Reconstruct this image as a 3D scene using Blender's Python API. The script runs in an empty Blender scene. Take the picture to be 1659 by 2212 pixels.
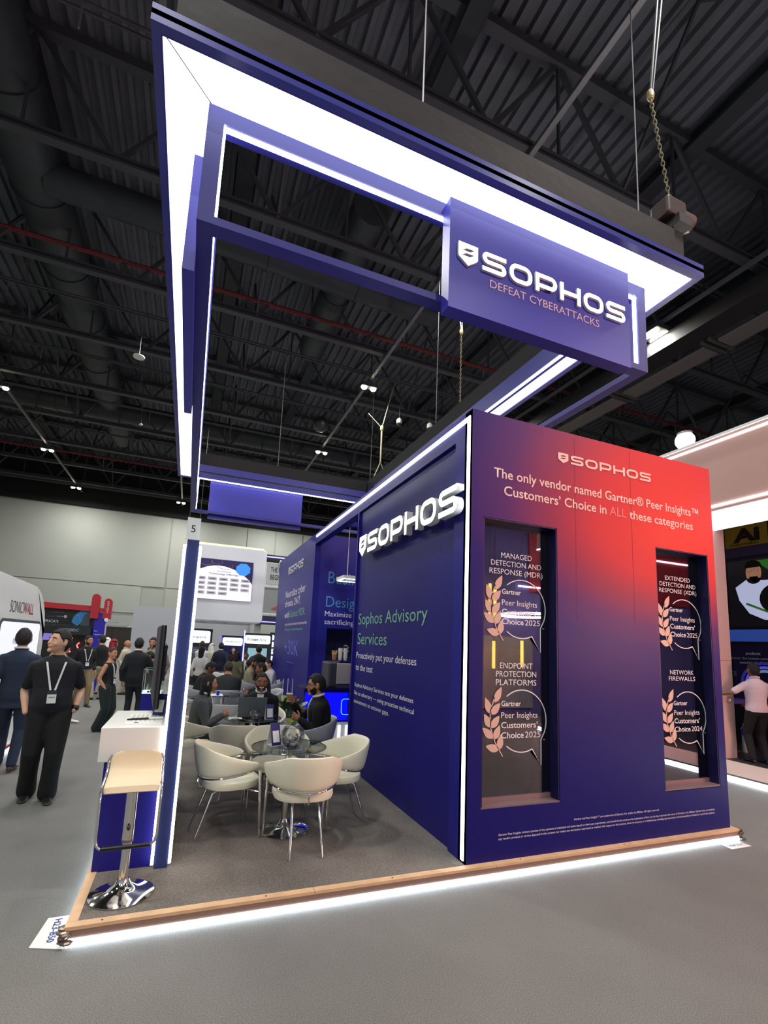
import bpy, bmesh, math, random
import numpy as np
from mathutils import Vector, Matrix
random.seed(7); rng = np.random.default_rng(7)
SC = bpy.context.scene; COL = SC.collection
PI = math.pi
V = Vector

# ---------------------------------------------------------------- camera
cd = bpy.data.cameras.new('camera'); cam = bpy.data.objects.new('camera', cd); COL.objects.link(cam)
R_ = V((0.93126275, -0.36147113, 0.045698)); U_ = V((-0.09371748, -0.11644353, 0.98876587)); F_ = V((0.35208908, 0.92508352, 0.14231569))
M = Matrix.Identity(4)
for i in range(3):
    M[i][0] = R_[i]; M[i][1] = U_[i]; M[i][2] = -F_[i]
M[2][3] = 1.72
cam.matrix_world = M
cd.sensor_fit = 'VERTICAL'; cd.sensor_height = 24; cd.lens = 1012.29/2212*24
cd.shift_x = (829.5-800.6)/2212; cd.shift_y = (1246.0-1106)/2212
cd.clip_end = 200; cd.clip_start = 0.05
SC.camera = cam

# ---------------------------------------------------------------- world, exposure, lights
w = bpy.data.worlds.new('hall_surroundings'); SC.world = w; w.use_nodes = True
w.node_tree.nodes['Background'].inputs[0].default_value = (0.80, 0.86, 0.90, 1)
w.node_tree.nodes['Background'].inputs[1].default_value = 0.36
vs = SC.view_settings
vs.view_transform = 'Standard'; vs.look = 'None'; vs.gamma = 1; vs.use_curve_mapping = False; vs.exposure = 0.0
SC.cycles.max_bounces = 6; SC.cycles.diffuse_bounces = 3; SC.cycles.glossy_bounces = 3; SC.cycles.transmission_bounces = 5
SC.cycles.transparent_max_bounces = 24; SC.cycles.sample_clamp_indirect = 4; SC.cycles.caustics_reflective = False; SC.cycles.caustics_refractive = False
def area(name, loc, size, power, color=(1, 1, 1), look=None, sy=None):
    l = bpy.data.lights.new(name, 'AREA'); l.size = size; l.energy = power; l.color = color
    if sy: l.shape = 'RECTANGLE'; l.size_y = sy
    o = bpy.data.objects.new(name, l); COL.objects.link(o); o.location = loc
    d = (V(look)-V(loc)) if look else V((0, 0, -1))
    o.rotation_euler = d.to_track_quat('-Z', 'Y').to_euler()
    return o
LXS = (-7.4, -1.2, 5.1, 11.35, 17.6)
for lx in LXS:                                   # the high bay lamps of the hall
    for ly in (-4.2, 2.1, 8.4, 14.6, 20.6, 26.8, 33.2):
        if lx > 17 and ly < 8: continue
        area('hall_lamp_light', (lx, ly, 10.45), 0.5, 230, (1.0, 0.98, 0.93))
area('red_screen_wall_light', (7.2, -1.6, 6.4), 4.0, 120, (1.0, 0.33, 0.25), (2.8, 3.3, 1.6), 2.5)   # the big red screen of the booth across the aisle

area('opposite_booth_fill', (11, -2.7, 5.1), 1.5, 160, (1, .95, 1), (11, -4, 2.5), 6)  # added fill that brightens the opposite booth for the window reflections
area('low_red_fill', (9.0, -1.6, 2.2), 1.4, 230, (1.0, 0.42, 0.28), (3.6, 1.0, 0))   # unseen red fill, added to redden the chairs and near floor
# ---------------------------------------------------------------- materials
def lin(c):
    if isinstance(c, str):
        c = tuple(int(c[i:i+2], 16)/255 for i in (0, 2, 4))
    return tuple((x/12.92 if x <= .04045 else ((x+.055)/1.055)**2.4) for x in c)
MC = {}
def mat(name, c, rough=.6, metal=0, emit=0, bump=0, bscale=60, var=0, vscale=6, spec=None, alpha=None, trans=0):
    key = name
    if key in MC: return MC[key]
    m = bpy.data.materials.new(name); m.use_nodes = True; MC[key] = m
    nt = m.node_tree; b = nt.nodes['Principled BSDF']; l = lin(c)
    b.inputs['Base Color'].default_value = (*l, 1); b.inputs['Roughness'].default_value = rough; b.inputs['Metallic'].default_value = metal
    if spec is not None: b.inputs['Specular IOR Level'].default_value = spec
    if emit:
        b.inputs['Emission Color'].default_value = (*l, 1); b.inputs['Emission Strength'].default_value = emit
        b.inputs['Base Color'].default_value = (.8, .8, .8, 1) if emit > 1.5 else (*[x*.4 for x in l], 1)
    if trans: b.inputs['Transmission Weight'].default_value = trans; b.inputs['IOR'].default_value = 1.3
    if alpha is not None: b.inputs['Alpha'].default_value = alpha
    if var or bump:
        tc = nt.nodes.new('ShaderNodeTexCoord')
    if var:
        n = nt.nodes.new('ShaderNodeTexNoise'); n.inputs['Scale'].default_value = vscale; n.inputs['Detail'].default_value = 6
        nt.links.new(tc.outputs['Object'], n.inputs['Vector'])
        r = nt.nodes.new('ShaderNodeMapRange'); r.inputs[1].default_value = .3; r.inputs[2].default_value = .7
        r.inputs[3].default_value = 1-var; r.inputs[4].default_value = 1+var
        nt.links.new(n.outputs['Fac'], r.inputs[0])
        mx = nt.nodes.new('ShaderNodeVectorMath'); mx.operation = 'SCALE'; mx.inputs[0].default_value = l
        nt.links.new(r.outputs[0], mx.inputs['Scale']); nt.links.new(mx.outputs[0], b.inputs['Base Color'])
    if bump:
        n2 = nt.nodes.new('ShaderNodeTexNoise'); n2.inputs['Scale'].default_value = bscale; n2.inputs['Detail'].default_value = 3
        nt.links.new(tc.outputs['Object'], n2.inputs['Vector'])
        bp = nt.nodes.new('ShaderNodeBump'); bp.inputs['Strength'].default_value = bump; bp.inputs['Distance'].default_value = .02
        nt.links.new(n2.outputs['Fac'], bp.inputs['Height']); nt.links.new(bp.outputs[0], b.inputs['Normal'])
    return m
def mcol(c, rough=.75, **k):                      # cloth and plain colours
    return mat('paint_%s_%d' % (c, int(rough*100)), c, rough, **k)
NAVY = mat('navy_panel', '211e80', .42, var=.06, vscale=1.2, spec=.25)
NAVYD = mat('navy_dark_panel', '1d1a70', .42, var=.06, vscale=1.2, spec=.25)
BLUE = mat('canopy_blue', '2b2b86', .45)
STRIP = mat('led_strip_white', 'f4f8ff', .5, emit=7)
SOFFIT = mat('light_box_fabric', 'f2f7ff', .5, emit=3.2)
LETTER = mat('lit_letter_face', 'fffdf2', .5, emit=2.2)
LETSIDE = mat('letter_side', 'd9dcdc', .4)
BLACKC = mat('black_drape', '1d1b1c', .85, bump=.6, bscale=3)
CHROME = mat('chrome', 'e8e6e4', .08, metal=1)
STEEL = mat('brushed_steel', 'b9b6b2', .3, metal=1)
WHITE = mat('white_laminate', 'ecebe6', .25)
CREAM = mat('cream_leather', 'e8e4cc', .5, bump=.04, bscale=90)
DSTEEL = mat('dark_painted_steel', '3d3e43', .6)
LSTEEL = mat('galvanised_steel', '707074', .5, metal=.3)
REDP = mat('red_pipe_paint', '6e1f22', .6)
DUCTM = mat('dark_duct_metal', '33373c', .55, var=.15, vscale=2)
BLACK = mat('black_plastic', '0e0e10', .35)
WHITEP = mat('white_print', 'f0ecf2', .6)
PINKP = mat('pink_print', 'f6cfc6', .6)
GREENP = mat('green_print', '79b893', .6)
BOWLG = None
GLASS = mat('clear_glass', 'f4fbfa', .02, trans=1)
PAPER = mat('paper', 'e9e8e2', .7)

def glass_pane_mat(name, tint, refl=.10):
    m = bpy.data.materials.new(name); m.use_nodes = True; nt = m.node_tree; nt.nodes.clear()
    o = nt.nodes.new('ShaderNodeOutputMaterial'); mix = nt.nodes.new('ShaderNodeMixShader'); t = nt.nodes.new('ShaderNodeBsdfTransparent')
    g = nt.nodes.new('ShaderNodeBsdfGlossy'); g.inputs['Roughness'].default_value = .01
    lw = nt.nodes.new('ShaderNodeFresnel'); lw.inputs['IOR'].default_value = 1.5
    ma = nt.nodes.new('ShaderNodeMath'); ma.operation = 'MULTIPLY_ADD'; ma.inputs[1].default_value = .6; ma.inputs[2].default_value = refl
    t.inputs['Color'].default_value = (*tint, 1)
    nt.links.new(lw.outputs[0], ma.inputs[0]); nt.links.new(ma.outputs[0], mix.inputs[0])
    nt.links.new(t.outputs[0], mix.inputs[1]); nt.links.new(g.outputs[0], mix.inputs[2]); nt.links.new(mix.outputs[0], o.inputs['Surface'])
    return m
PANE = glass_pane_mat('window_glass', (.72, .70, .82), .13)
TGLASS = glass_pane_mat('table_glass', (.90, .95, .93), .03); BOWLG = glass_pane_mat('bowl_glass', (.97, .98, .98), .05)

def carpet(name, c1, c2, scale, blot=0):
    m = mat(name, c1, .95); nt = m.node_tree; b = nt.nodes['Principled BSDF']; b.inputs['Specular IOR Level'].default_value = .15
    tc = nt.nodes.new('ShaderNodeTexCoord'); n = nt.nodes.new('ShaderNodeTexNoise'); n.inputs['Scale'].default_value = scale; n.inputs['Detail'].default_value = 4; n.inputs['Roughness'].default_value = .8
    n2 = nt.nodes.new('ShaderNodeTexNoise'); n2.inputs['Scale'].default_value = 2.2; n2.inputs['Detail'].default_value = 8
    nt.links.new(tc.outputs['Object'], n.inputs['Vector']); nt.links.new(tc.outputs['Object'], n2.inputs['Vector'])
    r = nt.nodes.new('ShaderNodeValToRGB'); r.color_ramp.elements[0].position = .36; r.color_ramp.elements[1].position = .66
    r.color_ramp.elements[0].color = (*lin(c1), 1); r.color_ramp.elements[1].color = (*lin(c2), 1)
    nt.links.new(n.outputs['Fac'], r.inputs[0])
    mr = nt.nodes.new('ShaderNodeMapRange'); mr.inputs[1].default_value = .3; mr.inputs[2].default_value = .7; mr.inputs[3].default_value = 1-blot; mr.inputs[4].default_value = 1+blot
    nt.links.new(n2.outputs['Fac'], mr.inputs[0])
    s = nt.nodes.new('ShaderNodeVectorMath'); s.operation = 'SCALE'; nt.links.new(r.outputs[0], s.inputs[0]); nt.links.new(mr.outputs[0], s.inputs['Scale'])
    nt.links.new(s.outputs[0], b.inputs['Base Color'])
    bp = nt.nodes.new('ShaderNodeBump'); bp.inputs['Strength'].default_value = .5; bp.inputs['Distance'].default_value = .01
    nt.links.new(n.outputs['Fac'], bp.inputs['Height']); nt.links.new(bp.outputs[0], b.inputs['Normal'])
    return m
CARPET = carpet('grey_carpet', '5f605e', '93928d', 170, .05)
VINYL = carpet('dark_booth_carpet', '65605a', '85807a', 60, .2)

# ---------------------------------------------------------------- mesh builder
class MB:
    def __init__(s): s.v = []; s.f = []
    def add(s, vs_, fs):
        b = len(s.v); s.v += [tuple(x) for x in vs_]; s.f += [tuple(b+i for i in f) for f in fs]; return s
    def box(s, a, b, rot=0, c=None):
        x0, y0, z0 = a; x1, y1, z1 = b
        vs_ = [(x0, y0, z0), (x1, y0, z0), (x1, y1, z0), (x0, y1, z0), (x0, y0, z1), (x1, y0, z1), (x1, y1, z1), (x0, y1, z1)]
        if rot:
            cx, cy = c or ((x0+x1)/2, (y0+y1)/2); k, q = math.cos(rot), math.sin(rot)
            vs_ = [(cx+(x-cx)*k-(y-cy)*q, cy+(x-cx)*q+(y-cy)*k, z) for x, y, z in vs_]
        return s.add(vs_, [(0, 3, 2, 1), (4, 5, 6, 7), (0, 1, 5, 4), (1, 2, 6, 5), (2, 3, 7, 6), (3, 0, 4, 7)])
    def loft(s, rings, cap=True, closed=False):
        n = len(rings[0]); b = len(s.v)
        for r in rings: s.v += [tuple(p) for p in r]
        m = len(rings)
        for i in range(m if closed else m-1):
            for j in range(n):
                a = b+i*n+j; c = b+i*n+(j+1) % n; d = b+((i+1) % m)*n+(j+1) % n; e = b+((i+1) % m)*n+j
                s.f.append((a, c, d, e))
        if cap and not closed:
            s.f.append(tuple(b+j for j in reversed(range(n)))); s.f.append(tuple(b+(m-1)*n+j for j in range(n)))
        return s
    def tube(s, pts, r, n=8, closed=False, ends=True):
        pts = [V(p) for p in pts]; rr = r if isinstance(r, (list, tuple)) else [r]*len(pts); rings = []
        up = None
        for i, p in enumerate(pts):
            if closed: d = pts[(i+1) % len(pts)]-pts[i-1]
            else: d = pts[min(i+1, len(pts)-1)]-pts[max(i-1, 0)]
            d.normalize()
            if up is None: up = d.orthogonal().normalized()
            up = (up-d*up.dot(d)).normalized(); sd = d.cross(up)
            rings.append([p+(up*math.cos(2*PI*k/n)+sd*math.sin(2*PI*k/n))*rr[i] for k in range(n)])
        return s.loft(rings, ends, closed)
    def lathe(s, prof, c=(0, 0, 0), n=32, cap=True):
        rings = [[(c[0]+r*math.cos(2*PI*k/n), c[1]+r*math.sin(2*PI*k/n), c[2]+z) for k in range(n)] for r, z in prof]
        return s.loft(rings, cap)
    def prism(s, poly, y0, y1, axis='y'):
        f = {'y': lambda p, t: (p[0], t, p[1]), 'x': lambda p, t: (t, p[0], p[1]), 'z': lambda p, t: (p[0], p[1], t)}[axis]
        return s.loft([[f(p, y0) for p in poly], [f(p, y1) for p in poly]])
    def ball(s, c, r, n=12, m=8):
        rx, ry, rz = r if isinstance(r, (tuple, list)) else (r, r, r)
        rings = []
        for i in range(1, m):
            a = -PI/2+PI*i/m
            rings.append([(c[0]+rx*math.cos(a)*math.cos(2*PI*k/n), c[1]+ry*math.cos(a)*math.sin(2*PI*k/n), c[2]+rz*math.sin(a)) for k in range(n)])
        return s.loft(rings)
    def mesh(s, name):
        me = bpy.data.meshes.new(name); me.from_pydata(s.v, [], s.f); me.validate()
        bm = bmesh.new(); bm.from_mesh(me); bmesh.ops.recalc_face_normals(bm, faces=bm.faces); bm.to_mesh(me); bm.free()
        return me
    def obj(s, name, m, parent=None, smooth=False, bevel=0):
        me = s.mesh(name)
        return link(name, me, m, parent, smooth, bevel)
def link(name, me, m, parent=None, smooth=False, bevel=0):
    if m and not me.materials: me.materials.append(m)
    o = bpy.data.objects.new(name, me); COL.objects.link(o)
    if parent: o.parent = parent
    if smooth:
        me.shade_smooth() if hasattr(me, 'shade_smooth') else None
        try: me.set_sharp_from_angle(angle=math.radians(40))
        except Exception: pass
    if bevel:
        b = o.modifiers.new('soft_edge', 'BEVEL'); b.width = bevel; b.segments = 2; b.limit_method = 'ANGLE'
    return o
def tag(o, label=None, cat=None, group=None, kind=None):
    if label: o['label'] = label
    if cat: o['category'] = cat
    if group: o['group'] = group
    if kind: o['kind'] = kind
    return o
def empty(name, loc=(0, 0, 0), rz=0):
    o = bpy.data.objects.new(name, None); COL.objects.link(o); o.location = loc; o.rotation_euler = (0, 0, rz); o.empty_display_size = .1
    return o
def thing(name, label, cat, loc=(0, 0, 0), rz=0, group=None, kind=None):
    return tag(empty(name, loc, rz), label, cat, group, kind)
def struct(name, mb, m, parent=None, label=None):
    o = mb.obj(name, m, parent)
    if not parent: o['kind'] = 'structure'
    if label: o['label'] = label
    return o
def copytree(o, loc=None, rz=None, label=None, parent=None):
    c = o.copy(); COL.objects.link(c); c.parent = parent
    if loc is not None: c.location = loc
    if rz is not None: c.rotation_euler = (0, 0, rz)
    if label: c['label'] = label
    for ch in list(o.children): copytree(ch, parent=c)
    return c
def B(name, a, b, m, parent=None, bevel=0): return MB().box(a, b).obj(name, m, parent, bevel=bevel)

# frame helper: axes of a wall that faces the visitor. 'y': right=+X, out=-Y.  'x': right=-Y (seen from the left aisle), out=-X
AX = {'y': (V((1, 0, 0)), V((0, 0, 1)), V((0, -1, 0))), 'x': (V((0, -1, 0)), V((0, 0, 1)), V((-1, 0, 0))), 'xr': (V((0, 1, 0)), V((0, 0, 1)), V((1, 0, 0))),
      'z': (V((1, 0, 0)), V((0, 1, 0)), V((0, 0, 1)))}
def place_mesh(me, origin, ax):
    r, u, n = AX[ax] if isinstance(ax, str) else ax
    m = Matrix((( r.x, u.x, n.x, origin[0]), (r.y, u.y, n.y, origin[1]), (r.z, u.z, n.z, origin[2]), (0, 0, 0, 1)))
    me.transform(m); return me
def text(name, body, origin, width, cap, m, ax='y', parent=None, align='L', bold=0, depth=.002, label=None):
    """flat lettering on a wall; origin is the left (L), middle (C) or right (R) end of the baseline"""
    c = bpy.data.curves.new('t', 'FONT'); c.body = body; c.size = 1; c.extrude = 0; c.offset = bold; c.resolution_u = 3
    t = bpy.data.objects.new('t', c); COL.objects.link(t)
    dg = bpy.context.evaluated_depsgraph_get(); me = bpy.data.meshes.new_from_object(t.evaluated_get(dg))
    bpy.data.objects.remove(t); bpy.data.curves.remove(c)
    co = np.empty(len(me.vertices)*3, np.float32); me.vertices.foreach_get('co', co); co = co.reshape(-1, 3)
    x0, x1 = co[:, 0].min(), co[:, 0].max()
    k = width/(x1-x0) if width else cap/.72
    co[:, 0] = (co[:, 0]-x0)*k; co[:, 1] *= cap/.72; co[:, 2] = depth
    W = (x1-x0)*k
    if align == 'C': co[:, 0] -= W/2
    if align == 'R': co[:, 0] -= W
    me.vertices.foreach_set('co', co.ravel()); me.update()
    place_mesh(me, origin, ax); me.materials.clear(); me.name = name
    o = link(name, me, m, parent)
    if label: o['label'] = label
    return o
def curve2d(name, polys, m, origin, ax='y', parent=None, extrude=.001, mside=None, lift=.002):
    """filled 2D outlines (inner outlines are holes) extruded along the wall normal"""
    c = bpy.data.curves.new('c', 'CURVE'); c.dimensions = '2D'; c.fill_mode = 'BOTH'; c.extrude = extrude
    for p in polys:
        s = c.splines.new('POLY'); s.points.add(len(p)-1); s.use_cyclic_u = True
        for i, q in enumerate(p): s.points[i].co = (q[0], q[1], 0, 1)
    t = bpy.data.objects.new('c', c); COL.objects.link(t)
    dg = bpy.context.evaluated_depsgraph_get(); me = bpy.data.meshes.new_from_object(t.evaluated_get(dg))
    bpy.data.objects.remove(t); bpy.data.curves.remove(c)
    for v in me.vertices: v.co.z += extrude+lift
    me.materials.clear(); me.materials.append(m)
    if mside:
        me.materials.append(mside)
        for p in me.polygons: p.material_index = 0 if p.normal.z > .5 else 1
    place_mesh(me, origin, ax); me.name = name
    o = link(name, me, None, parent)
    return o
def arcpts(cx, cy, rx, ry, a0, a1, n=8): return [(cx+rx*math.cos(math.radians(a0+(a1-a0)*i/n)), cy+ry*math.sin(math.radians(a0+(a1-a0)*i/n))) for i in range(n+1)]
def stroke(path, t, closed=False):
    n = len(path); L = []; Rr = []
    for i in range(n):
        if closed: a, b = path[i-1], path[(i+1) % n]
        else: a, b = path[max(i-1, 0)], path[min(i+1, n-1)]
        dx, dy = b[0]-a[0], b[1]-a[1]; l = math.hypot(dx, dy) or 1; nx, ny = -dy/l*t/2, dx/l*t/2
        L.append((path[i][0]+nx, path[i][1]+ny)); Rr.append((path[i][0]-nx, path[i][1]-ny))
    return [L, Rr] if closed else [L+Rr[::-1]]
def rrect(x0, y0, x1, y1, r, n=5):
    return arcpts(x1-r, y1-r, r, r, 0, 90, n)+arcpts(x0+r, y1-r, r, r, 90, 180, n)+arcpts(x0+r, y0+r, r, r, 180, 270, n)+arcpts(x1-r, y0+r, r, r, 270, 360, n)
def logo(parent, origin, width, height, ax, m, mside=None, extrude=.001, shield=True):
    """the wide shield and six-letter word mark, one mesh per letter"""
    t = .215; W = 1.28; h = t/2; gap = .2; x = 0; sx = height; out = []
    total = (1.05+gap if shield else 0)+W*6+gap*5
    kx = width/total
    def emit(polys, nm):
        out.append(curve2d(nm, [[((px+x)*kx, py*height) for px, py in p] for p in polys], m, origin, ax, parent, extrude, mside))
    if shield:
        sh = [(0, 1.02), (1.0, 1.02), (1.0, .35), (.96, .25), (.5, -.1), (.04, .25), (0, .35)]
        s1 = [(.18, .62), (.42, .78), (.84, .78), (.60, .62)]; s2 = [(.16, .36), (.40, .52), (.82, .52), (.58, .36)]
        emit([sh, s1, s2], 'shield'); x += 1.05+gap
    r = .27-h/2
    S = [(W, 1-h)]+arcpts(.30, 1-.275, .30-h, .275-h+.0, 90, 180, 7)+arcpts(.30, .73, .30-h, .73-.5, 180, 270, 7)+arcpts(W-.30, .27, .30-h, .5-.27, 90, 0, 7)+arcpts(W-.30, .27, .30-h, .27-h, 0, -90, 7)+[(0, h)]
    O = rrect(h, h, W-h, 1-h, .34, 7)
    Pp = [(h, 0), (h, 1-h)]+arcpts(W-.34, 1-.34, .34-h, .34-h, 90, 0, 6)+arcpts(W-.34, .60, .34-h, .60-.34, 0, -90, 6)+[(t, .34)]
    for ch in 'SOPHOS':
        if ch == 'S': emit(stroke(S, t), 'letter')
        elif ch == 'O': emit(stroke(O, t, True), 'letter')
        elif ch == 'P':
            emit([stroke(Pp[1:], t)[0][:0] or [(0, 0), (t, 0), (t, .235), (W-.34, .235)]+arcpts(W-.36, .62, .36, .385, -90, 0, 7)+arcpts(W-.36, .64, .36, .36, 0, 90, 7)+[(0, 1)],
                  [(t, .45), (t, .785)]+arcpts(W-.40, .62, .19, .165, 90, -90, 8)], 'letter')
        else: emit([[(0, 0), (t, 0), (t, .39), (W-t, .39), (W-t, 0), (W, 0), (W, 1), (W-t, 1), (W-t, .61), (t, .61), (t, 1), (0, 1)]], 'letter')
        x += W+gap
    return out

def print_flare_gradient():  # printed navy to red blend, with the pink lens flare mixed into its colours
    m = mat('flare_tinted_print', '1c1858', .42, spec=.2); nt = m.node_tree; b = nt.nodes['Principled BSDF']
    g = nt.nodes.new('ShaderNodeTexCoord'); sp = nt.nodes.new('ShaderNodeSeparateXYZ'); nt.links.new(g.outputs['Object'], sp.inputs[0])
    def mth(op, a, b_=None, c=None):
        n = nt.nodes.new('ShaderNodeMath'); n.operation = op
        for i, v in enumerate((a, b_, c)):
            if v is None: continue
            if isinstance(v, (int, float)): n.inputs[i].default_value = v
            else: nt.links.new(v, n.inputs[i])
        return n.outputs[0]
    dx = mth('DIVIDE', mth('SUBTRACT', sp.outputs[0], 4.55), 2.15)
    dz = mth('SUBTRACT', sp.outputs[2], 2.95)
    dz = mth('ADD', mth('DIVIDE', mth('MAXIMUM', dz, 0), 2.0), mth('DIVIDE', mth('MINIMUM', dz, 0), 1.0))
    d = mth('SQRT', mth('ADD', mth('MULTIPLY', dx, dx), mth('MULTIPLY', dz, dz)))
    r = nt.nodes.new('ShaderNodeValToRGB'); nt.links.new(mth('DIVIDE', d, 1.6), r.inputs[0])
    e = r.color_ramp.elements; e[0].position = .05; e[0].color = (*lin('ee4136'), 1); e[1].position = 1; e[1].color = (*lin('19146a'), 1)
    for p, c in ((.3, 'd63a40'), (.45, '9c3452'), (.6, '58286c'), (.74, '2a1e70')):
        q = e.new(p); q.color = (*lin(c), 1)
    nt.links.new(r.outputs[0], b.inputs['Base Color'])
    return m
GRAD = print_flare_gradient()

# ================================================================ hall: floor, ceiling, walls
struct('floor', MB().box((-30, -8, -.1), (34, 36.2, 0)), CARPET)
# corrugated roof deck, ribs along Y
mb = MB(); prof = []; x = -22.0
while x < 36:
    prof += [(x, 13.6), (x+.13, 13.6), (x+.16, 13.48), (x+.26, 13.48), (x+.29, 13.6)]; x += .32
n = len(prof)
mb.v = [(a, -4, z) for a, z in prof]+[(a, 36.3, z) for a, z in prof]; mb.f = [(i, i+1, n+i+1, n+i) for i in range(n-1)]
struct('ceiling', mb, mat('dark_roof_deck', '5c5e66', .7, var=.25, vscale=.7))
wb = struct('wall_back', MB().box((-30, 36, 0), (36, 36.2, 10.1)), mat('hall_wall_grey', 'a6aba3', .8))
WP = mat('hall_wall_panel', 'adb1aa', .75, var=.05, vscale=.3)
xs = [-30, -22, -12.3, -1.8, -.2, 3.5, 5.65, 7.8, 10, 12.2, 20, 36]
for i in range(len(xs)-1):
    a, b = xs[i]+.05, xs[i+1]-.05
    B('wall_panel', (a, 35.93, 5.0), (b, 36, 10.0), WP, wb)
    if not (a < -3 < b): B('wall_panel', (a, 35.93, 3.1), (b, 36, 4.93), WP, wb)
    else: B('wall_panel', (a, 35.93, 3.1), (-3.3, 36, 4.93), WP, wb)
struct('trim_1', MB().box((-30, 35.7, 10.1), (36, 36.2, 13.6)), mat('black_bulkhead', '121315', .8))
struct('trim_2', MB().box((-30, 34.9, 11.2), (36, 35.1, 11.5)), mcol('4a4d4f'))
struct('wall_left', MB().box((-30.2, -8, 0), (-30, 36.2, 13.6)), mcol('6c706c'))
struct('wall_right', MB().box((34, -8, 0), (34.2, 36.2, 13.6)), mcol('4c4644'))
struct('wall_partition', MB().box((-3.2, 33, 0), (3.6, 33.2, 3.05)), mcol('a3a6a6'))
d = thing('door_1', None, None, (0, 0, 0)); d['kind'] = 'structure'
B('door_leaf', (-6.2, 35.85, 0), (-4.75, 35.95, 2.1), mcol('2d2620', .5), d); B('door_leaf', (-4.73, 35.85, 0), (-3.35, 35.95, 2.1), mcol('2d2620', .5), d)
B('door_lintel', (-6.3, 35.8, 2.1), (-3.25, 35.95, 2.18), mcol('d0d0c8'), d)
s = thing('doorway_sign', 'pale grey notice board above the brown hall doors', 'sign', (-4.6, 35.75, 2.3)); B('sign_board', (-.75, 0, -.12), (.75, .04, .2), mcol('a9adb0'), s)
text('lettering', 'HALL 23 - HALL 24', (-.4, 0, .05), .6, .06, mcol('3a3d40'), 'y', s)

# trusses across the hall
zc, zt_ = 11.0, 13.3
TY = [-.7, 2.7, 6.1, 9.5, 12.95, 16.2, 19.6, 23.0, 26.4, 29.8, 33.2]
t0 = thing('roof_truss', 'dark steel lattice truss spanning under the corrugated roof', 'truss', (0, TY[0], 0), group='roof trusses over the hall', kind='structure')
def LBx(name, a, b, w_, m, par):           # steel bar between two points
    a, b = V(a), V(b); return MB().tube([a, b], w_, 4).obj(name, m, par)
MB().box((-22, -.09, zc-.09), (32, .09, zc-.04)).box((-22, -.09, zc+.04), (32, .09, zc+.09)).box((-22, -.02, zc-.05), (32, .02, zc+.05)).obj('bottom_chord', DSTEEL, t0)
MB().box((-22, -.1, zt_-.1), (32, .1, zt_+.1)).obj('top_chord', DSTEEL, t0)
br = None; xx = -21.4; k = 0
meA = MB().tube([(0, 0, zc), (1.6, 0, zt_)], .055, 4).mesh('brace'); meA.materials.append(DSTEEL)
meB = MB().tube([(0, 0, zt_), (1.6, 0, zc)], .055, 4).mesh('brace'); meB.materials.append(DSTEEL)
meP = MB().tube([(0, 0, zc), (0, 0, zt_)], .035, 4).mesh('upright'); meP.materials.append(DSTEEL)
while xx < 31:
    for me, nm, dx in ((meA, 'brace', 0), (meB, 'brace', 1.6), (meP, 'upright', 1.6)):
        o = bpy.data.objects.new(nm, me); COL.objects.link(o); o.parent = t0; o.location.x = xx+dx
    xx += 3.2
for y in TY[1:]: copytree(t0, (0, y, 0))
# bridging diagonals between trusses
for j, xb in enumerate((-18.2, -11.8, -5.4, 1.0, 7.4, 13.8, 20.2)):
    q = thing('cross_bracing', 'line of thin dark diagonal bars linking the roof trusses', 'bracing', (xb, 0, 0), group='bracing lines between trusses', kind='structure')
    for i in range(len(TY)-1):
        LBx('brace', (0, TY[i], zc), (0, (TY[i]+TY[i+1])/2, zt_), .04, DSTEEL, q); LBx('brace', (0, (TY[i]+TY[i+1])/2, zt_), (0, TY[i+1], zc), .04, DSTEEL, q)
for xb in (-14, -8.6, .25, 3.8, 9.6, 16.0, 22):
    q = struct('beam', MB().box((xb-.2, -4, 13.02), (xb+.2, 36, 13.08)).box((xb-.03, -4, 13.08), (xb+.03, 36, 13.5)), mcol('2e3136'))
# electrical rails with lamps, all along Y
for i, lx in enumerate(LXS[:4]):
    wh = ('first', 'second', 'third', 'fourth')[i]
    r = thing('lighting_rail', ['galvanised lighting rail high over the left aisle', 'galvanised lighting rail hidden behind the canopy edge', 'long galvanised lighting rail crossing behind the blue canopy', 'galvanised lighting rail above the right booths'][i], 'rail', (lx, 0, 10.85), group='lighting rails on the roof', kind='structure')
    MB().box((-.05, -3, -.04), (.05, 35, .04)).obj('rail', LSTEEL, r)
    for y in TY[1:]: B('hanger', (-.015, y-.015, 0), (.015, y+.015, .16), LSTEEL, r)
LAMPM = mat('lamp_lens', 'fff9d8', .4, emit=40)
lp = thing('high_bay_lamp', None, 'lamp', (0, 0, 0), group='twin lamps on the lighting rails')
MB().box((-.3, -.12, .06), (.3, .12, .2)).obj('housing', DSTEEL, lp, bevel=.02)
for sx in (-.17, .17): MB().lathe([(.0, 0), (.085, 0), (.10, .03), (.10, .08)], (sx, 0, 0), 16).obj('lamp_lens', LAMPM, lp)
B('bracket', (-.05, -.03, .2), (.05, .03, .27), LSTEEL, lp)
first = True
lamps = []
for i, (lx, ys) in enumerate(((-7.4, (20.4, 26.8, 33.3)), (-1.25, (33.4,)), (5.1, (14.45, 20.7)), (11.35, (8.45,)))):
    for j, y in enumerate(ys): lamps.append((lx, y))
LBL = {(-7.4, 20.4): 'twin lamp at the far left edge, nearest on its rail', (-7.4, 26.8): 'twin lamp over the left aisle, middle one on its rail', (-7.4, 33.3): 'twin lamp over the left aisle, smallest before the grey wall',
       (-1.25, 33.4): 'twin lamp under the far left corner of the canopy', (5.1, 14.45): 'bright twin lamp framed by the canopy opening, larger of two', (5.1, 20.7): 'small twin lamp framed by the canopy, farther of two', (11.35, 8.45): 'long twin lamp just right of the canopy corner'}
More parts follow.
